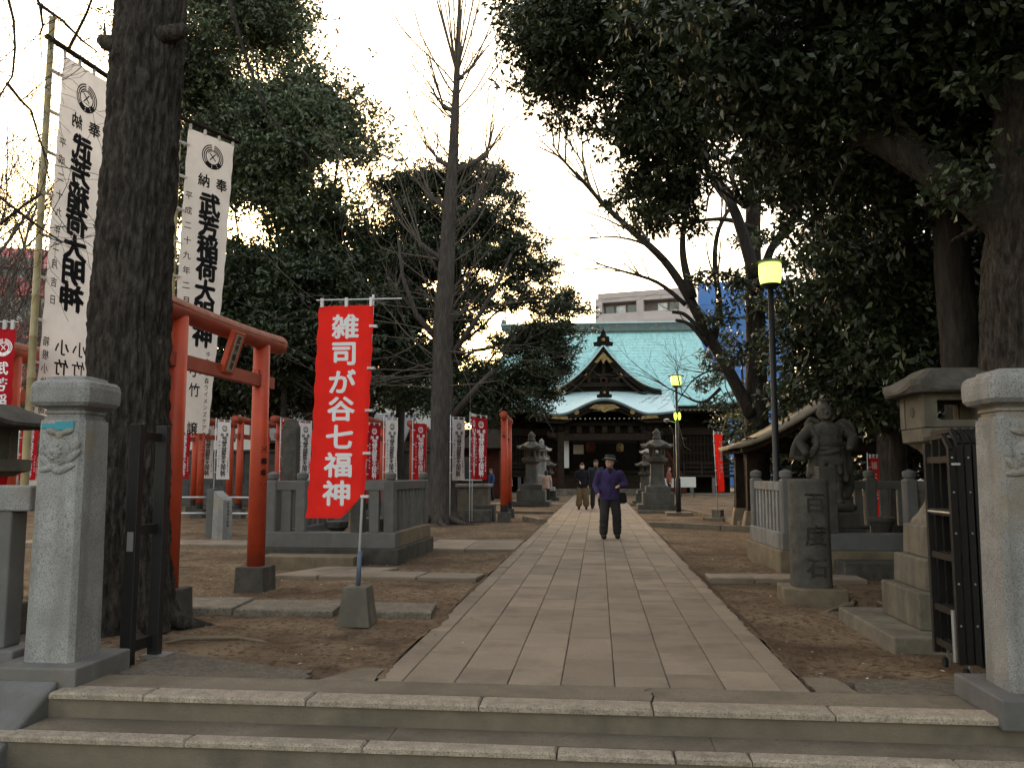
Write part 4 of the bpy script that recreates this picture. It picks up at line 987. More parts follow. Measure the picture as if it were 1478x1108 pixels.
def onigawara(x, y, z, s, par, name):
    MB().prism([(x - .62 * s, z), (x + .62 * s, z), (x + .68 * s, z + .25 * s), (x + .42 * s, z + .30 * s), (x + .40 * s, z + .62 * s), (x + .20 * s, z + .70 * s), (x + .14 * s, z + .95 * s), (x + .06 * s, z + 1.05 * s), (x, z + 1.28 * s), (x - .06 * s, z + 1.05 * s), (x - .14 * s, z + .95 * s), (x - .20 * s, z + .70 * s), (x - .40 * s, z + .62 * s), (x - .42 * s, z + .30 * s), (x - .68 * s, z + .25 * s)], y - .12, y + .12).build(name, M['wood'], par, bevel=.03)
    MB().ell((x, y - .14, z + .42 * s), (.13 * s, .05, .13 * s)).build('crest_boss', M['gold'], par)
onigawara(0, GY - .02, GZ - .12, 1.0, gr, 'ridge_ornament')
# porch roof with the undulating gable
PYB, PYF, PW = 2.9, -2.5, 4.35
def bump(x):
    t_ = abs(x) / 2.75; return 0 if t_ >= 1 else .92 * (.5 + .5 * math.cos(math.pi * t_)) ** .85
def porch(u, v_):
    x = (2 * u - 1) * PW; z = 6.95 + (5.02 - 6.95) * (1 - (1 - v_) ** 1.15)
    return (x, PYB + (PYF - PYB) * v_, z + bump(x) * (.35 + .65 * v_) * min(1, v_ * 1.6) + .16 * v_ * abs(2 * u - 1) ** 6)
po = sheetsurf(porch, 56, 14, 'porch_roof', 'patinad', T, -.16)
def edge(dz, dy, w_, h_, m, name, lim=1.0):
    mb = MB(); pts = [Vector(porch(.5 + .5 * lim * t_, 1)) + Vector((0, dy, dz)) for t_ in np.linspace(-1, 1, 57)]
    for a, b in zip(pts[:-1], pts[1:]): mb.beam(a, b, w_, h_)
    return mb.build(name, M[m], po)
edge(-.10, -.02, .16, .12, 'ridge', 'eave_edge'); edge(-.30, .05, .18, .22, 'wood', 'bargeboard'); edge(-.52, .25, .2, .2, 'woodb', 'inner_bargeboard', .97)
MB().tube([Vector(porch(.5, v_)) + Vector((0, 0, .10)) for v_ in np.linspace(.15, 1, 10)], .15, 8).build('porch_ridge', M['patinad'], po)
onigawara(0, PYF + .1, 5.98, .72, po, 'ridge_ornament')
MB().prism([(-.95, 5.32), (-.6, 5.55), (.6, 5.55), (.95, 5.32), (.35, 5.22), (0, 5.05), (-.35, 5.22)], PYF - .06, PYF + .0).build('gilt_pendant', M['gold'], po)
for sg in (-1, 1):
    MB().tube([(sg * 1.72, PYF - .06, 5.08), (sg * 1.72, PYF - .02, 5.08)], .16, 14).build('gilt_boss', M['gold'], po)
    MB().prism([(sg * 2.2, 4.62), (sg * 3.3, 4.70), (sg * 3.2, 4.86), (sg * 2.3, 4.82)], PYF - .06, PYF + .0).build('gilt_fitting', M['gold'], po)
# porch frame
for x in (-2.75, 2.75):
    MB().box(x - .2, x + .2, PYF + .6, PYF + 1.0, .35, 3.9).build('porch_column', M['woodb'], T, bevel=.03); MB().box(x - .35, x + .35, PYF + .45, PYF + 1.15, -.05, .35).build('column_base', M['lantstone'], T, bevel=.03)
    for k, (dx, z) in enumerate(((0, 4.0), (-.45, 4.0), (.45, 4.0))): MB().box(x + dx - .16, x + dx + .16, PYF + .5, PYF + 1.1, z, z + .24).build('bracket_block', M['wood'], T)
    MB().ell((x + (.5 if x > 0 else -.5), PYF + .4, 3.65), (.28, .2, .2)).ell((x + (.75 if x > 0 else -.75), PYF + .35, 3.75), (.08, .08, .2)).build('beam_end_carving', M['woodb'], T, smooth=True)
MB().box(-3.1, 3.1, PYF + .62, PYF + .98, 3.35, 3.78).build('rainbow_beam', M['woodb'], T, bevel=.04)
MB().box(-3.6, 3.6, PYF + .55, PYF + .95, 4.26, 4.5).build('porch_beam', M['wood'], T)
for x in np.linspace(-2.4, 2.4, 7): MB().box(x - .16, x + .16, PYF + .6, PYF + .95, 3.80, 4.24).build('frog_leg_strut', M['woodb'], T, bevel=.04)
for i, x in enumerate(np.linspace(-3.9, 3.9, 27)):
    MB().box(x - .05, x + .05, PYF + .05, PYF + 2.2, 4.62, 4.74).build('rafter', M['woodb'], T); MB().box(x - .045, x + .045, PYF + .02, PYF + .05, 4.645, 4.715).build('rafter_tip', M['papertan'], T)
# main eave: soffit, rafters with pale tips, bracket tier
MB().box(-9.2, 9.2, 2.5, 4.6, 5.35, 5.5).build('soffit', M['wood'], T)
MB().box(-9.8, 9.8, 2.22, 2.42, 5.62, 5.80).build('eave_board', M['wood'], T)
for x in np.linspace(-9.3, 9.3, 63):
    if abs(x) > 4.3:
        a = MB().box(x - .06, x + .06, 2.3, 4.4, 5.45, 5.57).build('rafter', M['woodb'], T); MB().box(x - .05, x + .05, 2.27, 2.299, 5.475, 5.545).build('rafter_tip', M['papertan'], T)
for x in (-7.6, -5.1, -2.6, 0, 2.6, 5.1, 7.6):
    for z, w_ in ((4.55, .35), (4.82, .7), (5.09, 1.0)): MB().box(x - w_, x + w_, 3.9, 4.5, z, z + .22).build('bracket', M['wood'], T)
# walls
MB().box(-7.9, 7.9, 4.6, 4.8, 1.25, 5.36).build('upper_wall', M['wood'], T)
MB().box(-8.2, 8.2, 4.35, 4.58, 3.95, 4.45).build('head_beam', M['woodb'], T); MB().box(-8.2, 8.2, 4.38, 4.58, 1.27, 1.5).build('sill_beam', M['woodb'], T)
for x in (-7.7, -5.1, -2.6, 2.6, 5.1, 7.7):
    MB().tube([(x, 4.42, 1.22), (x, 4.42, 4.6)], .2, 14).build('column', M['woodb'], T, smooth=True)
for a, b in ((-7.5, -5.3), (-4.9, -2.8), (2.8, 4.9), (5.3, 7.5)):
    sh = MB().box(a, b, 4.50, 4.58, 1.55, 3.9).build('lattice_shutter', M['wood'], T)
    for k in range(9): x = a + (b - a) * (k + .5) / 9; MB().box(x - .03, x + .03, 4.46, 4.5, 1.55, 3.9).build('lattice_bar', M['woodb'], sh)
    for z in (2.1, 2.7, 3.3): MB().box(a, b, 4.455, 4.498, z - .03, z + .03).build('lattice_bar', M['woodb'], sh)
MB().box(-2.4, 2.4, 4.50, 4.58, 1.5, 3.95).build('doorway_dark_panel', M['dark'], T)  # black panel stands in for the unlit interior
for k in range(4): MB().box(-2.35 + k * 1.2, -1.25 + k * 1.2, 4.44, 4.48, 1.5, 3.4).build('door_leaf', M['wood'], T)
MB().box(-2.0, -1.35, -.4, -.36, 2.55, 3.15).build('hanging_board', M['papertan'], T)
MB().box(-2.62, -2.27, -1.0, -.95, 1.65, 3.45).build('sign_plank', M['paper'], T)
MB().lathe([(.05, 3.4), (.28, 3.3), (.32, 3.0), (.28, 2.75), (.05, 2.65)], 14, (-.9, 1.2)).build('hanging_lantern', M['woodr'], T)
MB().lathe([(.05, 3.3), (.22, 3.2), (.25, 2.95), (.22, 2.75), (.05, 2.7)], 14, (1.0, 1.0)).build('hanging_lantern', M['gold'], T)
# veranda, stairs, railing
MB().box(-8.9, 8.9, 2.9, 4.6, 1.06, 1.22).build('veranda_floor', M['woodb'], T)
for x in np.linspace(-8.7, 8.7, 13): MB().box(x - .11, x + .11, 2.95, 3.17, -.05, 1.06).build('veranda_post', M['graniteb'], T)
for a, b in ((-8.9, -2.9), (2.9, 8.9)):
    for z in (1.45, 1.72, 1.98): MB().box(a, b, 2.96, 3.04, z - .045, z + .045).build('railing_bar', M['woodb'], T)
    for x in np.linspace(a + .1, b - .1, 6): MB().box(x - .06, x + .06, 2.94, 3.06, 1.22, 2.06).build('railing_post', M['woodb'], T)
for k in range(7):
    MB().box(-2.85, 2.85, -.6 + k * .42, 2.95, .0 + k * .165, .165 + k * .165 - .004).build('stair_step', M['lantstone' if k < 2 else 'woodb'], T, bevel=.015)
for sg in (-1, 1):
    mb = MB().beam((sg * 4.0 - 1.15, 1.6, .9), (sg * 4.0, 1.6, 2.9), .16, .16).beam((sg * 4.0 + 1.15, 1.6, .9), (sg * 4.0, 1.6, 2.9), .16, .16).beam((sg * 4.0 - 1.4, 1.6, .9), (sg * 4.0 + 1.4, 1.6, .9), .2, .3)
    for k in range(9):
        q = -.9 + k * .225; mb.beam((sg * 4.0 + q, 1.62, 1.0), (sg * 4.0 + q, 1.62, 2.85 - abs(q) * 1.7), .06, .06); 
    for k in range(5): z = 1.25 + k * .32; w_ = 1.15 * (2.9 - z) / 2.0; mb.beam((sg * 4.0 - w_, 1.6, z), (sg * 4.0 + w_, 1.6, z), .06, .06)
    mb.build('lattice_screen', M['woodr'], T)
    MB().box(sg * 4.0 - 1.3, sg * 4.0 + 1.3, 1.4, 1.9, -.05, .75).build('screen_base', M['woodr'], T)
MB().box(-11, 11, -.9, 16, -.2, .0 - .004).build('stone_platform', M['conc'], T)
MB().box(-8.6, 8.6, 4.85, 12.0, .0, 5.3).build('hall_core', M['wood'], T)

# ------------------------------------------------------------------ background buildings
def block(name, label, loc, rotz, w, d, h, bays, floors, fh, m, md, base=0.0, edge_win=True):
    """flat-roofed block whose front (local -y) has recessed balconies"""
    t = thing(name, label, 'building', loc, rotz)
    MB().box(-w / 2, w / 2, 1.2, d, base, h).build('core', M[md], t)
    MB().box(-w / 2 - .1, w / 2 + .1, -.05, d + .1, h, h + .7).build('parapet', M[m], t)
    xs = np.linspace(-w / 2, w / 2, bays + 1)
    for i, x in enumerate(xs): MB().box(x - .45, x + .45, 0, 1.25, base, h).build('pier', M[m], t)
    for f in range(floors):
        z = h - (f + 1) * fh
        for i in range(bays):
            a, b = xs[i] + .45, xs[i + 1] - .45
            MB().box(a, b, .02, 1.2, z + fh - .55, z + fh - .002).build('slab_edge', M[m], t)
            MB().box(a, b, .05, .22, z - .002, z + 1.05).build('balcony_front', M[m], t)
            n = max(1, int((b - a) / 1.5))
            for k in range(n):
                q0, q1 = a + (b - a) * (k + .1) / n, a + (b - a) * (k + .9) / n
                if rng.random() < .8: MB().box(q0, q1, 1.12, 1.19, z + .3, z + 2.2).build('window', M['pane' if rng.random() < .65 else 'paned'], t)
    return t
block('apartment_block', 'pinkish grey apartment block with balconies above the temple ridge', (11.0, 108, 0), R(-14), 22, 14, 24.2, 4, 4, 3.1, 'apt', 'aptd')
t = thing('sheeted_building', 'tall building wrapped in bright blue sheeting behind the temple\'s right side', 'building', (16.9, 86, 0), R(-4))
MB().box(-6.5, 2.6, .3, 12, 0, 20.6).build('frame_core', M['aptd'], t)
for i in range(4):
    for j in range(9): MB().box(-6.5 + i * 2.3 + .008, -6.5 + (i + 1) * 2.3 - .008, .0 + rng.uniform(0, .05), .25, j * 2.3 + .008, (j + 1) * 2.3 - .008).build('sheet_panel', M['blue'], t)
for j in range(9): MB().box(-6.55, -6.50, .3, 12, j * 2.35 + .03, (j + 1) * 2.35 - .03).build('sheet_panel', M['blue'], t)
t = thing('banded_building', 'pink and white banded building seen through bare branches at far left', 'building', (-42, 52, 0), R(20))
MB().box(-9, 9, 0, 10, 0, 15.6).build('core', M['offwhite'], t)
MB().add([(-9.6, -.6, 15.2), (9.6, -.6, 15.2), (9.6, 10.6, 15.2), (-9.6, 10.6, 15.2), (-5, 4, 17.6), (5, 4, 17.6), (5, 6, 17.6), (-5, 6, 17.6)], [(4, 5, 6, 7), (0, 1, 5, 4), (1, 2, 6, 5), (2, 3, 7, 6), (3, 0, 4, 7)]).build('roof', M['pink'], t)
for f in range(5):
    MB().box(-9.1, 9.1, -.5, .0 - .002, 1.3 + f * 3, 2.5 + f * 3).build('band', M['pink'], t)
    for k in range(9): MB().box(-8.3 + k * 1.9, -7.1 + k * 1.9, -.06, -.003, 2.7 + f * 3, 4.0 + f * 3).build('window', M['paned'], t)
def house(label, loc, rotz, w, d, h, rh, m='offwhite', roof='roofgrey'):
    t = thing('house', label, 'house', loc, rotz)
    MB().box(-w / 2, w / 2, 0, d, 0, h).build('wall', M[m], t)
    for s in (-1, 1): MB().add([(-w / 2 - .4, d / 2, h + rh), (w / 2 + .4, d / 2, h + rh), (w / 2 + .4, d / 2 + s * (d / 2 + .5), h - .15), (-w / 2 - .4, d / 2 + s * (d / 2 + .5), h - .15)], [(0, 1, 2, 3)]).build('roof_slope', M[roof], t, solid=.15)
    MB().prism([(0, 0), (0, 0.01), (.01, 0)], 0, .01)
    for k in range(int(w / 2)):
        for z in ((1.0, 3.6) if h > 4.5 else (1.0,)):
            x = -w / 2 + 1 + k * 2; f = MB().box(x - .5, x + .5, -.05, -.002, z, z + 1.2).build('window', M['paned'], t); MB().box(x - .56, x + .56, -.08, -.052, z - .08, z).build('sill', M['offwhite'], f)
house('pale two-storey house glimpsed between the trunks behind the shrine', (-16.5, 62, 0), R(8), 9, 8, 7.6, 1.8)
house('grey roofed house behind the row of torii', (-24, 52, 0), R(-4), 13, 8, 5.4, 2.0, 'offwhite')
house('low grey-roofed hut right of the ginkgo behind the banners', (-7.6, 46, 0), R(3), 4.5, 4, 2.7, 1.0, 'woodr', 'wood')
house('dark roofed shed behind the corner of the enclosure', (-13.5, 42, 0), R(0), 7, 4, 3.0, 1.3, 'woodb')
house('pale house at the far right behind the evergreen shrubs', (22, 48, 0), R(-12), 12, 8, 6.5, 1.8)
# block wall behind the shrine row
t = thing('block_wall', 'grey block wall behind the torii row', 'wall', (-14.5, 36.0, 0))
MB().box(-10, 7.5, .06, .22, -.1, 2.26).build('wall_core', M['bed'], t)
for j in range(5):
    for i in range(-1, 18):
        x = -10 + i * 1.0 + (.5 if j % 2 else 0); a, b = max(x, -10), min(x + 1.0, 7.5)
        if b - a > .1: MB().box(a + .012, b - .012, rng.uniform(0, .015), .058, j * .45 - .05, j * .45 + .385).build('block', M['wallblock'], t)
MB().box(-10.1, 7.6, -.06, .3, 2.262, 2.36).build('coping', M['wallblock'], t, bevel=.02)
# ------------------------------------------------------------------ trees
def trunk(name, pts, rad, m, parent, n=48, step=.06, amp=.03, flare=0.0, seed=0, fz=.8, fh=7.0):
    """bark-ridged trunk following pts"""
    pts = [Vector(p) for p in pts]; P, Rr = [], []
    for i in range(len(pts) - 1):
        k = max(2, int((pts[i + 1] - pts[i]).length / step))
        for j in range(k):
            q = j / k; P.append(pts[i].lerp(pts[i + 1], q)); Rr.append(rad[i] + (rad[i + 1] - rad[i]) * q)
    P.append(pts[-1]); Rr.append(rad[-1])
    # soften the polyline
    for _ in range(6):
        P = [P[0]] + [(P[i - 1] + P[i] * 2 + P[i + 1]) / 4 for i in range(1, len(P) - 1)] + [P[-1]]
    V = []; s_prev = Vector((1, 0, 0)); acc = 0
    for i, p in enumerate(P):
        d = (P[min(i + 1, len(P) - 1)] - P[max(i - 1, 0)]).normalized(); s = (s_prev - d * s_prev.dot(d)).normalized(); s_prev = s; t_ = d.cross(s)
        if i: acc += (P[i] - P[i - 1]).length
        for k in range(n):
            a = 2 * math.pi * k / n; ca, sa = math.cos(a), math.sin(a); r_ = Rr[i]
            ridge = 1 - abs(mnoise.noise((ca * fh * .55 + seed, sa * fh * .55, acc * fz * 2.2))) * 1.7 - abs(mnoise.noise((ca * fh * 1.3 + seed, sa * fh * 1.3, acc * fz * 6.0 + 9))) * .9
            big = mnoise.noise((ca * 1.4 + seed, sa * 1.4, acc * .8 + 4))
            f = flare * math.exp(-acc / .35) * (1 + .5 * math.cos(5 * a + seed)) if flare else 0
            V.append(p + (s * ca + t_ * sa) * (r_ * (1 + f + .07 * big) + amp * (ridge - .5)))
    nr = len(P); F = [(i * n + k, i * n + (k + 1) % n, (i + 1) * n + (k + 1) % n, (i + 1) * n + k) for i in range(nr - 1) for k in range(n)]
    return npmesh(name, np.array([tuple(v) for v in V]), np.array(F), M[m], parent, smooth=True)

def grow(mb, p, d, L_, r_, depth, rr, up=.15, wob=.25, split=(2, 3), ang=38, shrink=.68, minr=.006, taper=.55, seg=4, ends=None):
    p, d = Vector(p), Vector(d).normalized(); pts, rad = [p], [r_]
    for k in range(seg):
        d = (d + Vector((rr.uniform(-wob, wob), rr.uniform(-wob, wob), rr.uniform(-wob, wob) + up)) * (1.0 / seg) * 1.6).normalized()
        p = p + d * (L_ / seg); pts.append(p); rad.append(max(minr * .7, r_ * (1 - (1 - taper) * (k + 1) / seg)))
    mb.tube(pts, rad, 7 if r_ > .08 else 5 if r_ > .02 else 3, cap=False)
    if ends is not None: ends.append(p)
    if depth <= 0: return
    kids = rr.randint(*split)
    for k in range(kids):
        q = rr.uniform(.35, 1.0) if k else 1.0; i = min(seg, max(1, int(q * seg))); b = pts[i]
        ax = d.orthogonal().normalized(); ax.rotate(Matrix.Rotation(rr.uniform(0, 6.28), 3, d)); nd = d.copy(); nd.rotate(Matrix.Rotation(R(rr.uniform(.5, 1.2) * ang), 3, ax))
        grow(mb, b, nd, L_ * shrink * rr.uniform(.75, 1.2), max(minr, rad[i] * (.8 if k == 0 else .6)), depth - 1, rr, up, wob, split, ang, shrink, minr, taper, seg, ends)

def snoise(X, f, seed):
    r2 = np.random.default_rng(seed); out = np.zeros(len(X))
    for k in range(6):
        w = r2.normal(size=3); w = w / np.linalg.norm(w) * f * r2.uniform(.6, 1.5); out += np.sin(X @ w + r2.uniform(0, 6.28))
    return out / 2.4
def fill(blobs, dens, seed, hole=.15, f=2.2, shell=.45, bough=12, bs=.24):
    """cluster centres spread through ellipsoids (centre, radii), thinned by noise so that gaps open"""
    r2 = np.random.default_rng(seed); out = []
    for c, r_ in blobs:
        vol = r_[0] * r_[1] * r_[2] * 4.19; n = max(4, int(vol * dens / bough))
        d = r2.normal(size=(n, 3)); d /= np.linalg.norm(d, axis=1)[:, None]
        q = r2.uniform(shell ** 3, 1, size=n) ** (1 / 3)
        X = np.array(c) + d * q[:, None] * np.array(r_)
        X = X[snoise(X, f, seed + 5) > -1 + 2 * hole]
        s_ = bs * min(1.6, max(.6, min(r_) / .8)) * r2.uniform(.7, 1.3, size=(len(X), 1, 1))
        Y = X[:, None, :] + r2.normal(size=(len(X), bough, 3)) * s_ * np.array([1, 1, .5])
        out.append(Y.reshape(-1, 3))
    return np.concatenate(out)
KEEP = .72
def leaves(name, C, per, spread, size, m, parent, seed=0, aspect=.42, up=.5, droop=.25, fold=.12):
    r2 = np.random.default_rng(seed); C = C[r2.random(len(C)) < KEEP]; size *= KEEP ** -.4; n = len(C) * per
    C = np.repeat(C, per, 0)
    D = r2.normal(size=(n // per, 3)) * np.array([1, 1, .55]); D[:, 2] -= .1; D /= np.linalg.norm(D, axis=1)[:, None]; D = np.repeat(D, per, 0)
    tt = r2.uniform(0, 1, size=(n, 1)); sz = np.repeat(r2.uniform(.75, 1.25, size=(n // per, 1)), per, 0)
    P = C + D * (tt - .35) * spread * 2.6 * sz + r2.normal(size=(n, 3)) * spread * .28
    a = D * .75 + r2.normal(size=(n, 3)) * .6; a[:, 2] -= droop
    a /= np.linalg.norm(a, axis=1)[:, None]
    u = r2.normal(size=(n, 3)) * .7; u[:, 2] += up
    b = np.cross(a, u); b /= (np.linalg.norm(b, axis=1)[:, None] + 1e-6); nn = np.cross(b, a)
    L_ = size * sz * r2.uniform(.65, 1.3, size=(n, 1)); W = L_ * aspect
    V = np.stack([P, P + a * L_ * .5 + b * W * .5 + nn * L_ * fold, P + a * L_, P + a * L_ * .5 - b * W * .5 + nn * L_ * fold], 1).reshape(-1, 3)
    F = np.arange(n * 4).reshape(-1, 4)
    return npmesh(name, V, F, M[m], parent)
def tree(name, label, base, cat='tree', group=None): return thing(name, label, cat, base, 0, group)
def W(px, py, Y, base): return tuple(at(px, py, Y) - Vector(base))
def blobs(L_, base): return [(W(px, py, Y, base), (r_ * sx, r_ * sx, r_ * sz)) for px, py, Y, r_, sx, sz in L_]
def limbs(mb, src, targets, r0, rr, sag=.1):
    for c in targets:
        a, b = Vector(src), Vector(c); n = 6; pts = []
        for k in range(n + 1):
            q = k / n; p = a.lerp(b, q) + Vector((rr.uniform(-1, 1), rr.uniform(-1, 1), rr.uniform(-1, 1))) * .07 * (b - a).length * math.sin(math.pi * q) + Vector((0, 0, sag * (b - a).length * math.sin(math.pi * q))); pts.append(p)
        mb.tube(pts, [r0 * (1 - .8 * k / n) for k in range(n + 1)], 6, cap=False)

# big foreground trunk left
b = (-4.27, 7.46, -.06); t = tree('big_tree', 'massive bare trunk with furrowed bark between the two white banners', b)
trunk('trunk', [(0, 0, 0), (-.02, 0, .6), (-.06, 0, 1.6), (-.095, 0, 2.9), (-.08, 0, 3.9), (-.05, .0, 5.6), (-.05, .05, 7.5), (-.1, .1, 10)], [.37, .345, .345, .350, .335, .315, .28, .20], 'bark', t, 128, .028, .055, .25, 2, fz=.9, fh=15)
rr = random.Random(4)
for px, py, ln in ((152, 62, .20), (262, 45, .32)):
    mb = MB(); p = Vector(W(px, py, 7.3, b)); s = -1 if px < 200 else 1; mb.tube([p - Vector((s * .25, 0, .05)), p, p + Vector((s * .05, 0, .04))], [.10, .075, .05], 10); mb.tube([p, p + Vector((s * .02, 0, ln))], [.025, .008], 6); mb.build('branch_stub', M['bark'], t, smooth=True)
mb = MB()
for k in range(7): grow(mb, (-.18 + rr.uniform(-.1, .1), .05, 6.5 + k * .5), (rr.uniform(-1, 1), rr.uniform(-.6, 1), .5), 2.2, .07, 3, rr, .05)
mb.build('upper_branches', M['bark'], t)
mb = MB()
for a in (2.6, 3.6, 4.4, 5.3, .2): mb.tube([(.25 * math.cos(a), .25 * math.sin(a), .16), (.5 * math.cos(a), .5 * math.sin(a), .05), (.85 * math.cos(a + .2), .85 * math.sin(a + .2), -.06)], [.10, .07, .03], 8)
mb.build('roots', M['bark'], t, smooth=True)

# bare ginkgo in the middle
b = (-4.38, 23.6, -.06); t = tree('ginkgo_tree', 'tall bare ginkgo with ascending twigs left of the path', b)
tp = [(0, 0, 0), (.0, 0, 1.5), (.0, 0, 3.5), (.02, 0, 6.0), (.15, 0, 8.5), (.28, 0, 10.9), (.36, 0, 13.2), (.42, 0, 15.2), (.45, 0, 17.5)]
trunk('trunk', tp, [.40, .34, .32, .27, .20, .15, .085, .05, .015], 'barkg', t, 40, .09, .02, .35, 7, fz=.6, fh=10)
rr = random.Random(12); mb = MB(); tw = MB()
def knob(p, d, r_, n, L0, up=.9):
    p, d = Vector(p), Vector(d).normalized(); q = p + d * L0; MB().tube([p, p + d * L0 * .35 + Vector((0, 0, .04)), p + d * L0 * .7, q, q + d * .06], [r_, r_ * .72, r_ * .68, r_ * .9, r_ * .5], 9).build('pollard_limb', M['barkg'], t, smooth=True)
    for k in range(n):
        a = (d + Vector((rr.uniform(-1, 1), rr.uniform(-1, 1), up + rr.uniform(-.3, .5))) * .8).normalized()
        grow(tw, q, a, rr.uniform(1.2, 2.8), .022, 2, rr, .28, .18, (2, 3), 28, .7, .0065, .5, 4)
def tpos(z):
    for (x0, y0, z0_), (x1, y1, z1_) in zip(tp[:-1], tp[1:]):
        if z <= z1_: q = (z - z0_) / (z1_ - z0_); return Vector((x0 + (x1 - x0) * q, 0, z))
    return Vector(tp[-1])
for z, s, l in ((10.2, -1, .55), (10.0, 1, 1.25), (11.9, -1, .45), (12.9, 1, .2), (9.0, -1, .9), (8.4, 1, .9), (7.4, -1, .9)):
    knob(tpos(z), (s, rr.uniform(-.4, .4), .75), .10 if z > 7 else .095, 6, l)
for k in range(13): grow(tw, tpos(13.1), (rr.uniform(-.35, .35), rr.uniform(-.4, .4), 1), rr.uniform(2.2, 4.2), .030, 2, rr, .2, .10, (2, 3), 24, .55, .007, .4, 5)
for k in range(70):
    z = 4.2 + 8.8 * rr.random() ** .8; s = rr.choice((-1, 1)); grow(tw, tpos(z), (s * rr.uniform(.4, 1.2), rr.uniform(-1, 1), rr.uniform(.2, 1.3)), rr.uniform(1.0, 3.4), rr.uniform(.014, .03), 2, rr, .42, .62, (1, 3), 36, .7, .0055, .4, 6)
for k in range(20):   # low whippy side shoots
    z = rr.uniform(3.6, 6.4); s = -1 if rr.random() < .7 else 1; grow(tw, tpos(z), (s, rr.uniform(-1, .5), rr.uniform(-.15, .4)), rr.uniform(1.6, 3.2), .022, 2, rr, -.02, .3, (2, 3), 34, .65, .006, .45, 5)
for pts_, rr_ in (([tpos(5.2) + Vector((-.15, 0, 0)), (-.75, -.1, 5.9), (-1.15, -.2, 7.0), (-1.3, -.2, 8.2)], [.11, .08, .055, .03]), ([tpos(4.6) + Vector((.15, 0, 0)), (.9, -.1, 5.6), (1.6, -.2, 6.7), (2.0, -.2, 7.6)], [.10, .075, .05, .03]), ([tpos(2.9) + Vector((.2, 0, 0)), (1.0, -.1, 3.8), (1.5, -.1, 4.3)], [.11, .08, .06])): MB().tube(pts_, rr_, 8).build('bough', M['barkg'], t, smooth=True)
tw.build('twigs', M['twig'], t)
mb = MB()
for a in (0.2, 1.0, 2.0, 3.0, 4.0, 4.8, 5.6): mb.tube([(.4 * math.cos(a), .4 * math.sin(a), .14), (.8 * math.cos(a + .1), .8 * math.sin(a + .1), .03), (1.25 * math.cos(a + .3), 1.25 * math.sin(a + .3), -.05)], [.12, .07, .03], 7)
mb.build('roots', M['barkg'], t, smooth=True)

# evergreen camphor left
b = (-11.5, 33, -.05); t = tree('camphor_tree', 'tall dense dark green evergreen left, behind the tall white banners', b)
trunk('trunk', [(0, 0, 0), (.2, 0, 4), (.5, 0, 8), (1.0, 0, 12)], [.4, .32, .24, .15], 'barkd', t, 20, .3, .03)
B = blobs([(310, 60, 31, 3.3, 1, 1), (360, 120, 31, 2.6, 1, .9), (300, 160, 32, 2.6, 1, .9), (400, 190, 31, 2.2, 1, .8), (455, 200, 30, 1.9, 1, .9), (490, 160, 31, 1.25, 1, 1), (500, 235, 30, 1.7, 1, .8), (445, 265, 31, 2.0, 1.1, .7), (350, 240, 32, 2.0, 1.1, .7), (540, 290, 31, 1.6, 1.1, .75), (430, 330, 32, 1.5, 1.3, .5), (290, -20, 32, 3.0, 1, 1), (340, -60, 33, 3, 1, 1), (560, 345, 32, 1.4, 1.2, .7), (280, 260, 32, 2.2, 1, .8), (400, 250, 31, 2.0, 1.1, .8), (420, 130, 31, 1.6, 1, .9), (380, 60, 32, 1.8, 1, 1), (500, 310, 31, 1.5, 1.2, .6), (340, 330, 33, 1.6, 1.3, .5), (480, 370, 33, 1.6, 1.3, .6), (395, 20, 32, 1.2, 1, 1)], b)
rr = random.Random(21); mb = MB(); limbs(mb, (.35, 0, 6), [c for c, _ in B], .10, rr); limbs(mb, (.1, 0, 3.2), [W(290, 300, 31, b), W(560, 330, 31, b), W(420, 330, 31, b)], .14, rr); mb.build('limbs', M['barkd'], t)
leaves('crown', fill(B, 58, 3, .31, 1.4, .35, 14, .34), 8, .20, .18, 'leafA', t, 4)
# darker evergreens below
def under(label, base, L_, m, dens, per, sp, sz, seed, hole=.15, f=1.8, trunks=((0, 0),), tr=.25):
    t = tree('evergreen_tree', label, base, group='dark evergreens'); B = blobs(L_, base); rr = random.Random(seed)
    hi = max(c[2] for c, _ in B)
    for x, y in trunks: trunk('trunk', [(x, y, 0), (x + .1, y, hi * .5), (x, y, hi * .95)], [tr, tr * .7, tr * .25], 'barkd', t, 14, .4, .02)
    mb = MB(); limbs(mb, (trunks[0][0], trunks[0][1], hi * .35), [c for c, _ in B], tr * .4, rr); mb.build('limbs', M['barkd'], t)
    leaves('crown', fill(B, dens * 1.15, seed, hole, f, .3), per, sp, sz, m, t, seed + 1); return t
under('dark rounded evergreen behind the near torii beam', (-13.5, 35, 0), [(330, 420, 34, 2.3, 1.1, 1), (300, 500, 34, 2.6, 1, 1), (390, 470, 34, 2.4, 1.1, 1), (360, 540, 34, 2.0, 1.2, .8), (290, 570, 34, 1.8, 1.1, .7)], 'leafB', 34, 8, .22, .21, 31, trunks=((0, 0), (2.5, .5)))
under('dark evergreen mass behind the tall red banner\'s top', (-10, 36, 0), [(450, 420, 35, 2.4, 1.2, .9), (510, 470, 35, 2.3, 1.1, 1), (440, 510, 35, 2.4, 1.1, .8), (540, 400, 36, 1.9, 1.2, .8), (560, 510, 36, 1.8, 1.1, .8), (400, 400, 35, 1.6, 1.2, .7), (480, 560, 36, 1.7, 1.5, .6)], 'leafB', 34, 8, .22, .21, 36, trunks=((0, 0), (-2, .5), (1.5, -.4)))
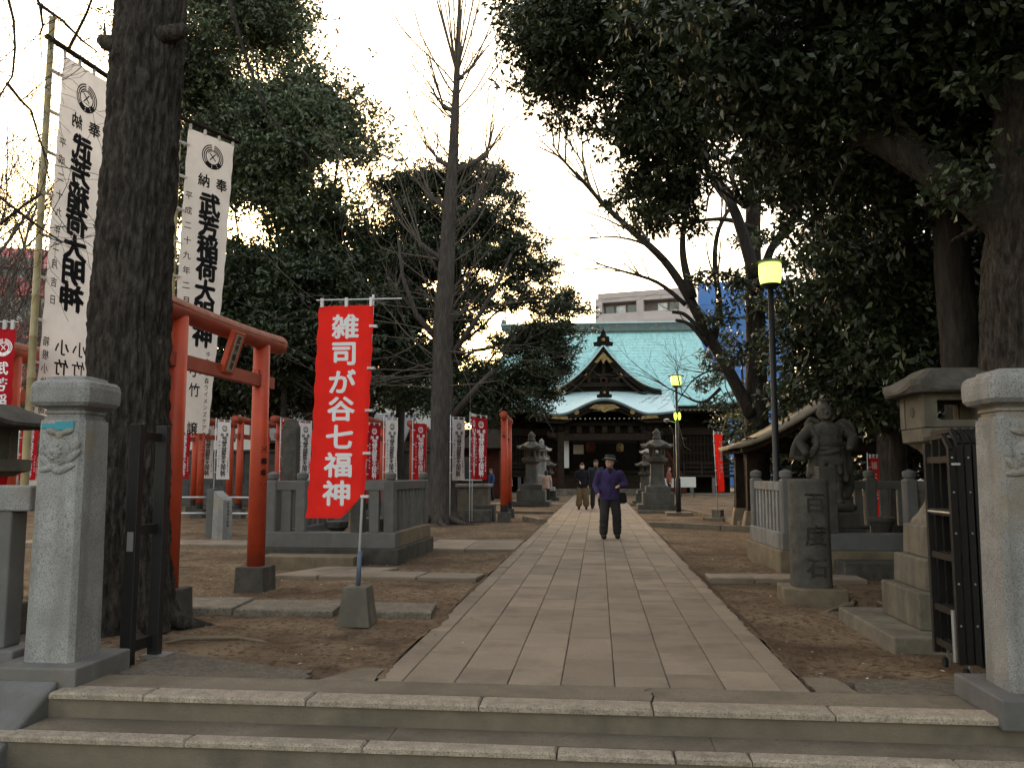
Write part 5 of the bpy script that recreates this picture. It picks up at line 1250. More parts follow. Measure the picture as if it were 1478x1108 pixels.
under('thick-leaved evergreen hiding the lower limbs behind the near torii', (-9.5, 30, 0), [(330, 390, 30, 1.5, 1.3, .8), (400, 420, 30, 1.5, 1.3, .8), (470, 400, 30, 1.4, 1.3, .7), (540, 440, 30, 1.3, 1.3, .8), (430, 480, 30, 1.6, 1.3, .8), (350, 480, 30, 1.6, 1.2, .9), (510, 500, 30, 1.4, 1.2, .9), (300, 440, 30, 1.4, 1.2, .9), (390, 550, 31, 1.2, 1.6, .7), (560, 380, 31, 1.1, 1.4, .6)], 'leafB', 55, 8, .2, .18, 34, trunks=((0, 0), (-2.2, .4)), tr=.16)
under('low evergreen shrubs above the block wall left of the ginkgo', (-12, 40, 0), [(590, 560, 39, 1.3, 1.3, .8), (545, 575, 40, 1.2, 1.4, .7), (400, 585, 39, 1.3, 1.6, .6), (320, 590, 39, 1.3, 1.6, .6)], 'leafB', 24, 6, .2, .2, 38)
# layered conifer behind the ginkgo
b = (-5.6, 31, -.05); t = tree('conifer_tree', 'layered dark conifer behind the bare ginkgo, branches reaching over the temple roof', b)
trunk('trunk', [(0, 0, 0), (.1, 0, 5), (.3, 0, 9), (.4, 0, 12.3)], [.45, .36, .24, .08], 'barkd', t, 20, .3, .03)
Lc = [(690, 258, 31, 1.0, 1.3, .6), (645, 262, 31, .9, 1.3, .6), (725, 285, 30.5, .8, 1.3, .55), (705, 325, 30.5, 1.1, 1.4, .5), (620, 310, 31, 1.1, 1.4, .55), (740, 355, 30, .95, 1.5, .5), (770, 385, 30, .75, 1.5, .5), (690, 375, 30, 1.0, 1.5, .45), (600, 380, 31, 1.2, 1.5, .5), (745, 405, 29.5, .8, 1.6, .35), (780, 432, 29.5, .85, 1.7, .32), (820, 445, 29, .6, 1.7, .35), (800, 475, 29, .8, 1.5, .5), (760, 492, 29.5, .9, 1.5, .5), (815, 505, 28.5, .5, 1.5, .5), (700, 440, 30.5, .7, 1.7, .35), (610, 450, 31, 1.0, 1.6, .5), (785, 530, 29, .75, 1.4, .7), (755, 560, 29.5, .9, 1.4, .7), (715, 545, 30, .9, 1.3, .8), (690, 580, 30, .9, 1.5, .6), (640, 520, 31, .9, 1.2, .8), (590, 520, 31, 1.0, 1.3, .8), (660, 470, 30.5, .8, 1.4, .6), (755, 590, 29.5, .6, 1.5, .5), (672, 555, 30, .8, 1.2, .9), (665, 590, 30, .8, 1.3, .7), (700, 605, 30, .7, 1.5, .5), (640, 580, 31, .8, 1.2, .7), (600, 575, 31.5, .8, 1.3, .6), (575, 275, 31.5, 1.0, 1.2, .8), (605, 255, 31.5, .8, 1.2, .7), (560, 330, 31.5, 1.1, 1.3, .7), (640, 350, 31, 1.0, 1.4, .6), (660, 300, 31, 1.0, 1.3, .6), (585, 430, 31.5, 1.0, 1.4, .6), (560, 470, 32, 1.0, 1.3, .8), (670, 420, 31, .8, 1.5, .5)]
B = blobs(Lc, b); rr = random.Random(41); mb = MB()
for c, _ in B:
    z = max(1.5, c[2] - .5 - .25 * math.hypot(c[0], c[1])); limbs(mb, (.2, 0, z), [c], .065, rr, .05)
mb.build('limbs', M['barkd'], t)
leaves('crown', fill(B, 270, 44, .20, 3.0, .1), 9, .16, .13, 'leafC', t, 45, aspect=.34)
leaves('dead_twig_leaves', fill(blobs([(560, 420, 30, 1.2, 1.5, .8), (640, 400, 29, 1.0, 1.2, 1)], b), 20, 46, .4, 3, .1), 5, .2, .09, 'twig', t, 47, aspect=.25)

# right: leaning zelkova with bare limbs and an evergreen crown
b = tuple(at(1092, 760, 25.3) * 1.0); b = (b[0], 25.3, -.05); t = tree('leaning_tree', 'many-limbed tree beside the pavilion, bare branches arching over the temple roof', b)
w = lambda px, py, Y=25.3: W(px, py, Y, b)
trunk('trunk', [(0, 0, 0), w(1092, 640), w(1092, 560), w(1090, 450), w(1086, 340), w(1090, 240, 24.5), w(1095, 130, 23.5)], [.40, .36, .32, .26, .23, .19, .12], 'barkd', t, 28, .14, .03, .2, 3)
rr = random.Random(52); mb = MB(); tw = MB()
def limb(pix, r0, r1, Y=25.3, tws=6, L0=1.6, dep=3, rt=.03):
    pts = [Vector(w(*q[:2], q[2] if len(q) > 2 else Y)) for q in pix]; P = []
    for a_, b_ in zip(pts[:-1], pts[1:]):
        for k in range(4): P.append(a_.lerp(b_, k / 4))
    P.append(pts[-1])
    for _ in range(3): P = [P[0]] + [(P[i - 1] + P[i] * 2 + P[i + 1]) / 4 for i in range(1, len(P) - 1)] + [P[-1]]
    r0 *= 1.05; r1 *= 1.0; rt *= 1.25; L0 *= 1.28; n = len(P); mb.tube(P, [r0 + (r1 - r0) * i / (n - 1) for i in range(n)], 10)
    for k in range(tws):
        i = rr.randint(n // 3, n - 1); d = (P[i] - P[i - 1]).normalized() + Vector((rr.uniform(-.7, .7), rr.uniform(-.7, .7), rr.uniform(-.3, .8)))
        grow(tw, P[i], d, L0 * rr.uniform(.6, 1.2), rt, dep, rr, .10, .3, (2, 3), 40, .66, .007, .5, 4)
limb([(1085, 600), (1055, 540), (1020, 480), (990, 420), (960, 375), (915, 335), (875, 300), (845, 265), (815, 235), (795, 205)], .19, .018, 25.1, 16, 1.3, 3, .028)
limb([(1000, 430), (985, 375), (985, 330), (1000, 270)], .13, .05, 25.0, 4, 1.2)
limb([(1030, 495), (1040, 440), (1030, 380), (1035, 330), (1060, 290)], .10, .05, 25.2, 4, 1.2)
limb([(990, 440), (950, 405), (900, 392), (860, 380)], .07, .02, 24.8, 7, 1.0, 2, .018)
limb([(1022, 500), (995, 465), (975, 462)], .06, .045, 24.8, 1, .6, 1, .015); limb([(1018, 485), (990, 452), (970, 450)], .06, .05, 24.8, 1, .6, 1, .015)
limb([(875, 300), (850, 270), (845, 240), (810, 190)], .05, .015, 25.0, 5, 1.0, 2, .018)
limb([(960, 375), (930, 350), (885, 340), (850, 345)], .05, .015, 25.0, 5, 1.0, 2, .018)
limb([(1090, 400), (1070, 330), (1055, 290), (1010, 225), (975, 180)], .18, .08, 23.5, 4, 1.4)
limb([(1095, 420), (1110, 360), (1140, 320), (1165, 280)], .14, .06, 24.6, 4, 1.2)
limb([(1088, 330), (1050, 315), (1010, 318), (960, 325)], .08, .03, 24.6, 6, 1.1, 2, .02)
limb([(1040, 560), (1015, 585), (985, 570), (955, 555)], .05, .012, 24.7, 6, .9, 2, .014)
limb([(1060, 545), (1035, 530), (1000, 545), (975, 585)], .04, .010, 24.7, 6, .8, 2, .012)
mb.build('limbs', M['barkd'], t, smooth=True); tw.build('twigs', M['twig'], t)
Lr = [(760, 20, 15, .75, 1.2, .9), (810, 70, 15, 1.0, 1.1, .9), (780, 110, 15, .55, 1, .8), (870, 60, 15, 1.1, 1.1, .9), (850, 150, 15.5, .9, 1.2, .6), (930, 130, 15, 1.1, 1.1, .8), (900, 200, 15.5, .75, 1.2, .6), (950, 30, 14.5, 1.2, 1.1, .9), (1010, 90, 14.5, 1.1, 1.1, .9), (980, 190, 15, 1.0, 1.1, .7), (1050, 160, 15, .9, 1.1, .8), (960, 255, 16, .7, 1.2, .6), (1030, 235, 15.5, .8, 1.1, .7), (1090, 90, 14.5, 1.0, 1, 1), (930, 285, 16.5, .65, 1.3, .6), (1000, 290, 16, .85, 1.2, .6), (970, 315, 16.5, .5, 1.3, .5), (1110, 220, 15.5, .8, 1, .9), (1060, 285, 16.5, .6, 1.2, .6), (1150, 150, 14.5, 1, 1, 1), (1170, 250, 15, .9, 1, .8), (880, -10, 14, 1.1, 1.2, .9), (1010, -10, 14, 1.2, 1.2, .9), (940, 320, 17, .45, 1.4, .4), (1110, 10, 14, 1.2, 1.2, 1)]
B = blobs(Lr, b); mb = MB()
for c, _ in B: limbs(mb, w(1075, 300, 23.5) if c[2] < 8 else w(1085, 200, 23), [c], .05, rr, .1)
mb.build('crown_branches', M['barkd'], t)
leaves('crown', fill(B, 190, 61, .14, 3.0, .1), 10, .15, .115, 'leafD', t, 62, aspect=.40)
# low foliage hanging around its trunk
leaves('inner_foliage', fill(blobs([(1075, 420, 24, .7, 1.1, .8), (1088, 465, 24, .6, 1, 1), (1066, 505, 24.2, .5, 1.1, 1), (1110, 430, 24, .7, 1, 1), (1060, 430, 24.5, 0.64, 1.2, .8), (1065, 400, 24.3, 0.51, 1.2, .8), (1050, 460, 24.5, 0.45, 1.2, .7), (1125, 520, 24.3, 0.64, 1, 1.2), (1120, 580, 24.3, 0.51, 1, 1.2), (1130, 450, 24.5, 0.90, 1, 1.1), (1130, 380, 24.5, 0.64, 1.2, .7), (1020, 400, 24.5, 0.38, 1.3, .6), (1160, 500, 24.3, 0.77, 1, 1.2), (1100, 340, 24.2, 0.58, 1.3, .6)], b), 38, 63, .22, 3, .1), 9, .17, .15, 'leafD', t, 64)

# right: great trunk at the frame edge with a heavy limb and dark canopy
b = (4.52, 9.3, -.05); t = tree('big_tree', 'great dark trunk at the right edge carrying the dense canopy overhead', b)
w = lambda px, py, Y=9.3: W(px, py, Y, b)
trunk('trunk', [(0, 0, 0), (.02, 0, 1.2), (0, 0, 2.2), w(1490, 400), w(1500, 250), w(1505, 120), w(1510, -60), (.1, 0, 9)], [.60, .54, .50, .47, .46, .42, .40, .30], 'bark', t, 110, .04, .055, .25, 9, fz=.9, fh=15)
trunk('heavy_limb', [w(1470, 320, 9.3), w(1400, 275, 9.5), w(1330, 232, 9.8), w(1250, 190, 10.2), w(1180, 150, 10.7), w(1100, 110, 11.2)], [.30, .22, .20, .17, .12, .07], 'barkd', t, 36, .08, .02, 0, 4)
rr = random.Random(71); mb = MB()
for a_, c_ in (((1330, 232, 9.8), (1250, 90, 10)), ((1250, 190, 10.2), (1150, 60, 10.5)), ((1480, 200, 9.3), (1330, 40, 9)), ((1480, 300, 9.3), (1370, 350, 9.6)), ((1250, 190, 10.2), (1200, 280, 10.5)), ((1400, 275, 9.5), (1330, 300, 9))): limbs(mb, w(*a_), [w(*c_)], .07, rr, .05)
mb.build('limbs', M['bark'], t)
Lr = [(1000, 20, 10, .75, 1.2, .6), (1060, 60, 10, .8, 1.1, .8), (1130, 40, 10, .9, 1.1, .9), (1120, 130, 10.5, .8, 1.1, .8), (1200, 90, 10, .9, 1.1, 1), (1190, 190, 11, .8, 1.1, .8), (1270, 30, 9.5, .9, 1.1, .9), (1290, 140, 10.5, .9, 1.1, .9), (1350, 80, 10, .9, 1, 1), (1400, 180, 10.5, .8, 1, 1), (1390, 20, 9, .8, 1.1, .8), (1350, 230, 11.5, .9, 1.1, .8), (1260, 240, 11.5, .85, 1.1, .8), (1430, 90, 10.5, .7, 1, 1), (1200, -10, 9.5, 1.0, 1.2, .7), (1330, -20, 9, 1.0, 1.2, .7), (1180, 280, 12, .7, 1.1, .8), (1400, 300, 11.5, .6, 1, .8)]
B = blobs(Lr, b)
B2 = [((0, -3.4, 7.6), (2.4, 2.0, 1.4)), ((1.7, -5.5, 7.0), (2.6, 2.4, 1.6)), ((-.7, -1.2, 9.6), (2.6, 2.2, 1.4)), ((2.0, 0, 9.6), (2.6, 2.6, 1.8)), ((-1.5, -5.0, 7.8), (2.0, 2.0, 1.2)), ((3.5, -3.0, 7.4), (2.2, 2.6, 1.8))]
leaves('upper_shade_crown', fill(B2, 22, 172, .10, 1.6, .2), 9, .25, .22, 'leafB', t, 173)  # unseen foliage above the frame, added to darken the right side
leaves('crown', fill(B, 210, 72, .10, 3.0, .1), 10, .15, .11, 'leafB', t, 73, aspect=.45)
leaves('near_sprays', fill(blobs([(960, 12, 8.0, .28, 1.3, .5), (1020, 25, 8.0, .25, 1.2, .5), (1370, 275, 8.9, .30, 1.2, .5), (1420, 240, 8.9, .28, 1.1, .6), (1230, 175, 9.7, .30, 1.3, .4), (1360, 190, 9.2, .3, 1.2, .5), (1410, 130, 8.8, .3, 1, .6), (1400, 30, 8.5, .3, 1.1, .6)], b), 260, 74, .2, 4, .1), 6, .09, .10, 'leafD', t, 75, aspect=.45)
# evergreens filling the right side
t = under('dark trunk and foliage behind the right stone lantern', (6.3, 13.8, 0), [(1330, 420, 13.5, .9, 1.1, 1), (1270, 360, 13.5, .9, 1.1, .8), (1360, 350, 13, .8, 1, 1), (1390, 450, 13, .6, 1, 1), (1300, 490, 14, .8, 1.2, .8), (1240, 430, 14.5, .9, 1.1, .9), (1360, 530, 14, .7, 1, .8)], 'leafB', 120, 9, .16, .13, 81, .16, 3, ((0, 0),), .24)
under('glossy evergreen above the guardian statue', (5.0, 17.3, 0), [(1190, 430, 16.5, .9, 1.1, 1), (1230, 510, 16.5, 1.0, 1.1, .8), (1170, 510, 16.5, .8, 1, .9), (1260, 570, 16.5, .8, 1.2, .6), (1190, 560, 16.2, .7, 1.2, .6), (1240, 360, 17, 1, 1.1, .9), (1310, 580, 17, .8, 1.3, .7), (1150, 560, 17.2, .5, 1, .9), (1200, 340, 17, .7, 1.2, .6)], 'leafD', 105, 9, .16, .14, 86, .16, 3, ((0.8, 0),), .20)
under('dark evergreen backdrop behind the statue enclosure', (10, 26, 0), [(1200, 600, 25, 1.6, 1.3, .9), (1280, 560, 25, 1.8, 1.3, 1), (1360, 560, 25, 2, 1.1, 1.2), (1300, 450, 26, 2.2, 1.2, 1), (1390, 420, 25, 2, 1, 1.2), (1160, 620, 26, .9, 1.2, .6), (1430, 620, 24, 1.8, 1, 1.2), (1340, 640, 24, 1.2, 1.5, .5), (1150, 665, 28, 1.0, 1.5, .8), (1110, 650, 29, .9, 1.4, .9), (1190, 680, 27, .9, 1.5, .6), (1090, 610, 30, .8, 1.2, 1)], 'leafB', 45, 9, .22, .18, 91, .10, 2, ((0, 0), (2, 0)), .3)
under('small tufted evergreen before the right end of the temple roof', (6.5, 37, 0), [(1040, 520, 36, .8, 1.3, .6), (1035, 555, 36, .8, 1.4, .5), (1045, 580, 36, .7, 1.4, .5), (1060, 490, 36, .6, 1.2, .6), (1085, 560, 36, .9, 1, 1)], 'leafC', 60, 8, .16, .15, 96, .25, 3, ((-.3, 0),), .12)
b = tuple(at(1058, 606, 30)); tt = tree('yellow_shrub', 'small yellow-green leafy branch above the pavilion roof edge', (b[0], 30, 0)); B = [((0, 0, b[2]), (.40, .35, .30))]
mb = MB().tube([(0, 0, -.05), (.05, 0, 1.5), (0, 0, b[2])], [.05, .04, .015], 6); mb.build('stem', M['barkd'], tt); leaves('foliage', fill(B, 120, 98, .1, 3, .1), 8, .12, .15, 'leafY', tt, 99)
# trunk between the lantern and the red flag on the right
tt = tree('slim_tree', 'greyish tree trunk beside the small red banner on the right', (at(1277, 700, 21).x, 21, -.05)); trunk('trunk', [(0, 0, 0), (.05, 0, 2), (.1, 0, 4)], [.24, .20, .16], 'barkg', tt, 20, .15, .02)
tt = tree('dark_tree', 'near-black trunk standing left of the great right-hand trunk', (at(1405, 700, 11.5).x, 11.5, -.05)); trunk('trunk', [(0, 0, 0), (-.03, 0, 2.2), (-.1, 0, 4), (-.1, 0, 6.5)], [.30, .26, .23, .16], 'barkd', tt, 40, .08, .02, .2, 3)

# left bare trees against the sky
def bare(label, base, L0, r0, dep, seed, m='twig', d=(0, 0, 1), n=1, up=.12, ang=36):
    t = tree('bare_tree', label, base); rr = random.Random(seed); mb = MB()
    for k in range(n): grow(mb, (0, 0, 0), (d[0] + rr.uniform(-.2, .2), d[1] + rr.uniform(-.2, .2), d[2]), L0, r0, dep, rr, up, .25, (2, 4), ang, .72, .008, .6, 5)
    mb.build('branches', M[m], t); return t
bare('bare branching tree behind the left white banner against the sky', (-15.2, 20, 0), 4.2, .22, 6, 3)
bare('second bare tree at the far left edge', (-12.8, 15.5, 0), 3.2, .16, 6, 8, d=(-.1, 0, 1))
bare('tangled bare shrub above the left torii beam', (-19.5, 29, 0), 2.4, .08, 6, 14, n=4, ang=42)
bare('fine-twigged bare tree close behind the left bamboo pole', (-11.0, 13.0, 0), 2.6, .10, 6, 28, n=2, ang=34)
bare('leaning bare tree at the far left above the stone rail', (-17.5, 24, 0), 3.6, .16, 6, 33, n=2, d=(.15, 0, 1))
bare('tall pale bare tree far left behind the bamboo pole', (-27, 40, 0), 6.0, .25, 6, 18)
# overhanging twigs at the top left
t = tree('overhanging_branch', 'dark bare branches hanging into the top left of the sky', tuple(at(-40, -60, 8)), 'branch'); bb = tuple(t.location); mb = MB(); rr = random.Random(9)
for pix in ([(-30, -60), (10, -10), (20, 30), (22, 70), (18, 110), (5, 130), (-10, 160)], [(10, 120), (30, 145), (45, 160), (60, 210), (70, 235)], [(40, -40), (58, 10), (62, 38), (58, 48)], [(55, 5), (90, 30), (120, 60), (140, 75)], [(-20, 270), (20, 300), (60, 330), (90, 350)], [(-20, 340), (30, 300), (60, 280)], [(100, 70), (125, 20), (140, -20)]):
    pts = [Vector(W(x, y, 8, bb)) for x, y in pix]; mb.tube(pts, [.019 * (1 - .7 * k / len(pts)) for k in range(len(pts))], 5)
    for p in pts[1:]:
        for _ in range(3): grow(mb, p, (rr.uniform(-1, 1), rr.uniform(-.5, .5), rr.uniform(-.8, .6)), .55, .006, 3, rr, -.05, .45, (1, 3), 42, .72, .0028, .5, 5)
mb.build('branches', M['barkd'], t)
t = tree('overhanging_branch', 'long dark drooping branch crossing the left evergreen', tuple(at(330, -40, 12)), 'branch'); bb = tuple(t.location); mb = MB()
for pix, r0 in (([(325, -40), (332, 5), (345, 50), (352, 75), (365, 110), (380, 150), (392, 170), (410, 190), (440, 220), (465, 250)], .032), ([(350, 72), (343, 95), (330, 108)], .016), ([(400, 180), (370, 192), (340, 185)], .012), ([(352, 60), (365, 70), (367, 78)], .01)):
    pts = [Vector(W(x, y, 12, bb)) for x, y in pix]; mb.tube(pts, [r0 * (1 - .7 * k / len(pts)) for k in range(len(pts))], 5)
    for p in pts[2:]: grow(mb, p, (rr.uniform(-1, 1), rr.uniform(-.5, .5), rr.uniform(-.6, .4)), .55, .007, 2, rr, -.02, .3, (1, 2), 40, .7, .004, .5, 4)
mb.build('branches', M['barkd'], t)
# far wood line closing the gaps at the horizon
t = bpy.data.objects.new('far_trees', None); B = []
r2 = random.Random(77)
for k in range(30): x = -70 + k * 2.0; B.append(((x + r2.uniform(-1, 1), 74 + r2.uniform(-4, 4), r2.uniform(1.5, 4)), (2.4, 2, r2.uniform(2.2, 4))))
for k in range(22): x = 16 + k * 2.4; B.append(((x, 62 + r2.uniform(-4, 4), r2.uniform(2, 5)), (2.6, 2, r2.uniform(2.5, 5))))
o = leaves('far_trees', fill(B, 3.2, 78, .1, 1, .5), 9, .5, .5, 'leafB', None, 79); tag(o, 'dark far wood closing the view behind the houses', 'trees', kind='stuff')
# gnarled roots on the right
t = tree('root_mound', 'gnarled surface roots between the inscribed stone and the right lantern', (2.95, 9.1, -.04), 'roots'); mb = MB(); rr = random.Random(33)
for k in range(16):
    a = rr.uniform(0, 6.28); p = Vector((.25 * math.cos(a) + rr.uniform(-.2, .3), .3 * math.sin(a) + .5, .05)); pts = [p]; d = Vector((math.cos(a) - .35, math.sin(a) - .3, 0))
    for j in range(5): p = p + d * rr.uniform(.10, .2) + Vector((rr.uniform(-.08, .08), rr.uniform(-.08, .08), -.025)); pts.append(p)
    r0 = rr.uniform(.015, .034); mb.tube(pts, [r0 * (1 - .13 * j) for j in range(6)], 6)
mb.build('roots', M['tanstone'], t, smooth=True)
mb = MB().ell((.1, .6, -.02), (.55, .5, .14)); mb.build('root_crown', M['dirt'], t, remesh=.04)
t = tree('surface_root', 'thin root lying across the bare earth in front of the left slabs', (-3.2, 6.85, -.04), 'root'); MB().tube([(-.35, -.05, .0), (-.2, .0, .03), (0, .02, .035), (.2, .09, .03), (.42, .1, .0), (.5, .12, -.03)], [.010, .016, .018, .015, .012, .006], 7).build('root', M['tanstone'], t, smooth=True)

# unseen dense evergreens beyond the right edge, added to shade that side
def screen_tree(label, base, L_, seed):
    t = tree('evergreen_tree', label, base, group='dark evergreens'); trunk('trunk', [(0, 0, 0), (.1, 0, 4), (0, 0, 9)], [.4, .3, .12], 'barkd', t, 20, .3, .02)
    leaves('crown', fill(L_, 8, seed, .08, 1.2, .4), 9, .4, .38, 'leafB', t, seed + 1)
screen_tree('dense shading evergreen added outside the right edge beside the steps', (8.2, 4.0, -.05), [((0, 0, 5), (3.6, 4, 4.2)), ((1.5, -3, 4), (3, 3, 3.4)), ((1, 4, 5), (3.2, 3.2, 4))], 301)
screen_tree('dense shading evergreen added outside the right edge behind the great trunk', (9.8, 13.0, -.05), [((0, 0, 5.5), (3.4, 4, 4.8)), ((1.5, 4, 5), (3, 3, 4.2))], 305)
# ------------------------------------------------------------------ people
def person(label, loc, rotz, s, coat, legs, hair='hair', hat=False, mask=False, wide=False, arms=None, long=0.0, step=.10, turn=0.0, lean=0.0, bag=None, hold=None, longhair=False, back=False, vox=.012, shoe='shoe', crouch=False):
    """figure 1.70 m tall at scale 1, facing local -y"""
    t = thing('person', label, 'person', loc, rotz); t.scale = (s, s, s)
    hipz = .88; S = lambda x, y, z: (x, y + lean * max(0, z - hipz), z)
    arms = arms or [[(-.20, .0, 1.38), (-.27, .03, 1.12), (-.27, -.05, .88)], [(.20, .0, 1.38), (.27, .03, 1.12), (.27, -.05, .88)]]
    foot = [(-.13, -step, .04), (.14, step, .04)]; knee = [(-.115, -step * .6 - .03, .48), (.125, step * .4 - .03, .48)]
    hx, hy, hz = S(0, -.01, 1.585); Rm = Matrix.Rotation(turn, 3, 'Z'); H = lambda x, y, z: tuple(Vector((hx, hy, hz)) + Rm @ Vector((x, y, z)))
    mb = MB(); mb.ell((hx, hy, hz), (.076, .094, .112), Rm); mb.ell(H(0, -.025, -.06), (.058, .062, .055), Rm); mb.cap(S(0, .01, 1.38), .056, H(0, .01, -.08), .052)
    mb.ell(H(0, -.10, -.012), (.014, .018, .024), Rm); mb.ell(H(0, -.088, -.058), (.026, .012, .008), Rm)
    for sg in (-1, 1): mb.ell(H(sg * .078, .005, -.01), (.012, .02, .03), Rm); mb.ell(H(sg * .03, -.083, .028), (.02, .012, .008), Rm)
    mb.ell(S(0, 0, 1.22), (.15, .10, .20)); mb.ell(S(0, 0, .98), (.14, .10, .16))
    for k in (0, 1):
        A, E_, Hn = [S(*q) for q in arms[k]]; mb.cap(A, .05, E_, .040); mb.cap(E_, .038, Hn, .028)
        d = (Vector(Hn) - Vector(E_)).normalized(); sg = -1 if k == 0 else 1
        pc = Vector(Hn) + d * .045; mb.ell(pc, (.030, .034, .045)); side = d.cross(Vector((0, 1, 0)));
        side = side.normalized() if side.length > .1 else Vector((1, 0, 0)); oth = d.cross(side)
        for j, ln in enumerate((.055, .065, .060, .045)):
            b0 = pc + d * .03 + oth * ((j - 1.5) * .017); b1 = b0 + d * ln * .6 + side * .012 * sg; mb.cap(b0, .0105, b1, .0100, 6); mb.cap(b1, .0100, b1 + d * ln * .35 + side * .024 * sg, .009, 6)
        mb.cap(pc + oth * .026, .012, pc + oth * .045 + d * .045 + side * .015 * sg, .010, 6)
        mb.cap((.09 * sg, 0, .90), .075, knee[k], .055); mb.cap(knee[k], .052, (foot[k][0], foot[k][1] + .02, .10), .038); mb.ell((foot[k][0], foot[k][1] - .04, .045), (.042, .11, .04))
    body = mb.build('body', M['skin'], t, remesh=vox, sm=2)
    e = MB()
    for sg in (-1, 1): e.ell(H(sg * .03, -.093, .012), (.012, .006, .007), Rm, 8, 6)
    e.build('eyes', M['dark'], body)
    mb = MB(); mb.loft([[S(rx * math.cos(2 * math.pi * k / 24) * (1 + .03 * math.sin(5 * k + z * 40)), ry * math.sin(2 * math.pi * k / 24) * (1 + .04 * math.sin(4 * k + z * 23)), z) for k in range(24)] for rx, ry, z in ((.185, .135, .80 - long), (.195, .142, .83 - long), (.190, .140, .90), (.182, .138, 1.0), (.190, .142, 1.07), (.180, .136, 1.15), (.192, .138, 1.25), (.195, .125, 1.33), (.165, .10, 1.40), (.085, .078, 1.44), (.074, .072, 1.475))])
    for k in (0, 1):
        A, E_, Hn = [S(*q) for q in arms[k]]; mb.cap(A, .074, E_, .064); mb.cap(E_, .063, Vector(E_).lerp(Vector(Hn), .93), .052)
        for q in (.35, .75): mb.ell(Vector(A).lerp(Vector(E_), q), (.072, .072, .035))
        mb.ell(Vector(E_).lerp(Vector(Hn), .5), (.064, .064, .035))
    jk = mb.build('jacket', M[coat], t, remesh=.016, sm=2)
    MB().add([S(-.004, -.1475, .86), S(.004, -.1475, .86), S(.004, -.146, 1.2), S(-.004, -.146, 1.2)], [(0, 1, 2, 3)]).build('zip', M['dark'], jk)
    MB().ell(S(0, -.085, 1.40), (.045, .022, .075), Matrix.Rotation(-.35, 3, 'X')).build('shirt', M['dark'], jk, smooth=True)
    mb = MB(); mb.ell((0, 0, .90), (.155, .115, .12))
    for k in (0, 1):
        sg = -1 if k == 0 else 1; mb.cap((.085 * sg, 0, .88), .102, knee[k], .090 if not wide else .11); mb.cap(knee[k], .088 if not wide else .11, (foot[k][0], foot[k][1] + .02, .13 if not wide else .20), .082 if not wide else .125)
        if not wide:
            for z_, r_ in ((.62, .094), (.40, .092), (.27, .090)): mb.ell(tuple(Vector(knee[k]).lerp(Vector((.085 * sg, 0, .88)), (z_ - .48) / .4) if z_ > .48 else Vector((foot[k][0], foot[k][1] + .02, .13)).lerp(Vector(knee[k]), (z_ - .13) / .35)), (r_ * 1.08, r_ * 1.08, .03), Matrix.Rotation(.3 * sg, 3, 'Y'))
        mb.ell((foot[k][0], foot[k][1] + .015, .14 if not wide else .2), (.078, .082, .05) if not wide else (.13, .12, .04))
    mb.build('trousers', M[legs], t, remesh=.016, sm=2)
    for k in (0, 1): MB().ell((foot[k][0], foot[k][1] - .04, .052), (.052, .135, .052)).ell((foot[k][0], foot[k][1] + .03, .06), (.05, .06, .06)).build('shoe', M[shoe], t, remesh=.012)
    mb = MB(); mb.ell(H(0, .022, .03), (.084, .092, .10), Rm); mb.ell(H(0, -.04, .085), (.072, .055, .038), Rm)
    if longhair: mb.ell(H(0, .06, -.07), (.085, .05, .16), Rm); mb.cap(H(-.07, .02, .0), .025, H(-.075, .02, -.15), .02); mb.cap(H(.07, .02, 0), .025, H(.075, .02, -.15), .02)
    mb.build('hair', M[hair], t, remesh=.014)
    if hat:
        q = MB(); q.M = Matrix.Translation(H(0, .01, .055)) @ Rm.to_4x4() @ Matrix.Rotation(R(-6), 4, 'X'); q.loft([[(r_ * math.cos(2 * math.pi * k / 28), r_ * 1.15 * math.sin(2 * math.pi * k / 28), z - .018 * math.sin(2 * math.pi * k / 28) * (1 if r_ > .12 else 0)) for k in range(28)] for r_, z in ((.10, -.004), (.152, -.014), (.154, -.006), (.103, .008), (.098, .06), (.086, .10), (.05, .108), (.01, .095))])
        h_ = q.build('hat', M['hat'], t, smooth=True)
        q2 = MB(); q2.M = q.M; q2.loft([[(r_ * math.cos(2 * math.pi * k / 28), r_ * 1.15 * math.sin(2 * math.pi * k / 28), z) for k in range(28)] for r_, z in ((.1055, .008), (.1045, .032))], cap=False).build('hat_band', M['hatband'], h_)
    if mask: MB().ell(H(0, -.065, -.035), (.058, .050, .055), Rm).build('face_mask', M['maskw'], t, smooth=True)
    if hold: MB().box(-.035, .035, -.008, .008, -.06, .06).build('phone', M['dark'], t).location = hold
    if bag:
        x, y, z = bag; MB().squarelathe([(.04, -.15), (.085, -.12), (.07, .05), (.04, .08)], 3, 20).build('bag', M['dark'], t, smooth=True).matrix_local = Matrix.Translation((x, y, z)) @ Matrix.Diagonal((1, .45, 1, 1))
        MB().tube([(x - .06, y, z + .1), (x - .1, y - .02, 1.3), (-.05, -.08, 1.42)], .012, 6).build('bag_strap', M['dark'], t)
    return t
arms_old = [[(-.19, -.01, 1.36), (-.27, .04, 1.10), (-.235, -.14, .94)], [(.19, -.01, 1.36), (.30, .05, 1.12), (.15, -.20, 1.10)]]
person('old man in a dark hat and purple jacket walking up the path', (.24, 17.75, 0), R(6), .985, 'purple', 'trouser', 'hatband', True, arms=arms_old, turn=R(-38), step=.06, bag=(.235, -.02, .88), hold=(.10, -.27, 1.12), lean=-.04).scale = (1.10, 1.06, .985)
arms_f = [[(-.18, 0, 1.37), (-.25, .02, 1.12), (-.12, -.16, 1.02)], [(.18, 0, 1.37), (.25, .02, 1.12), (.22, -.08, .88)]]
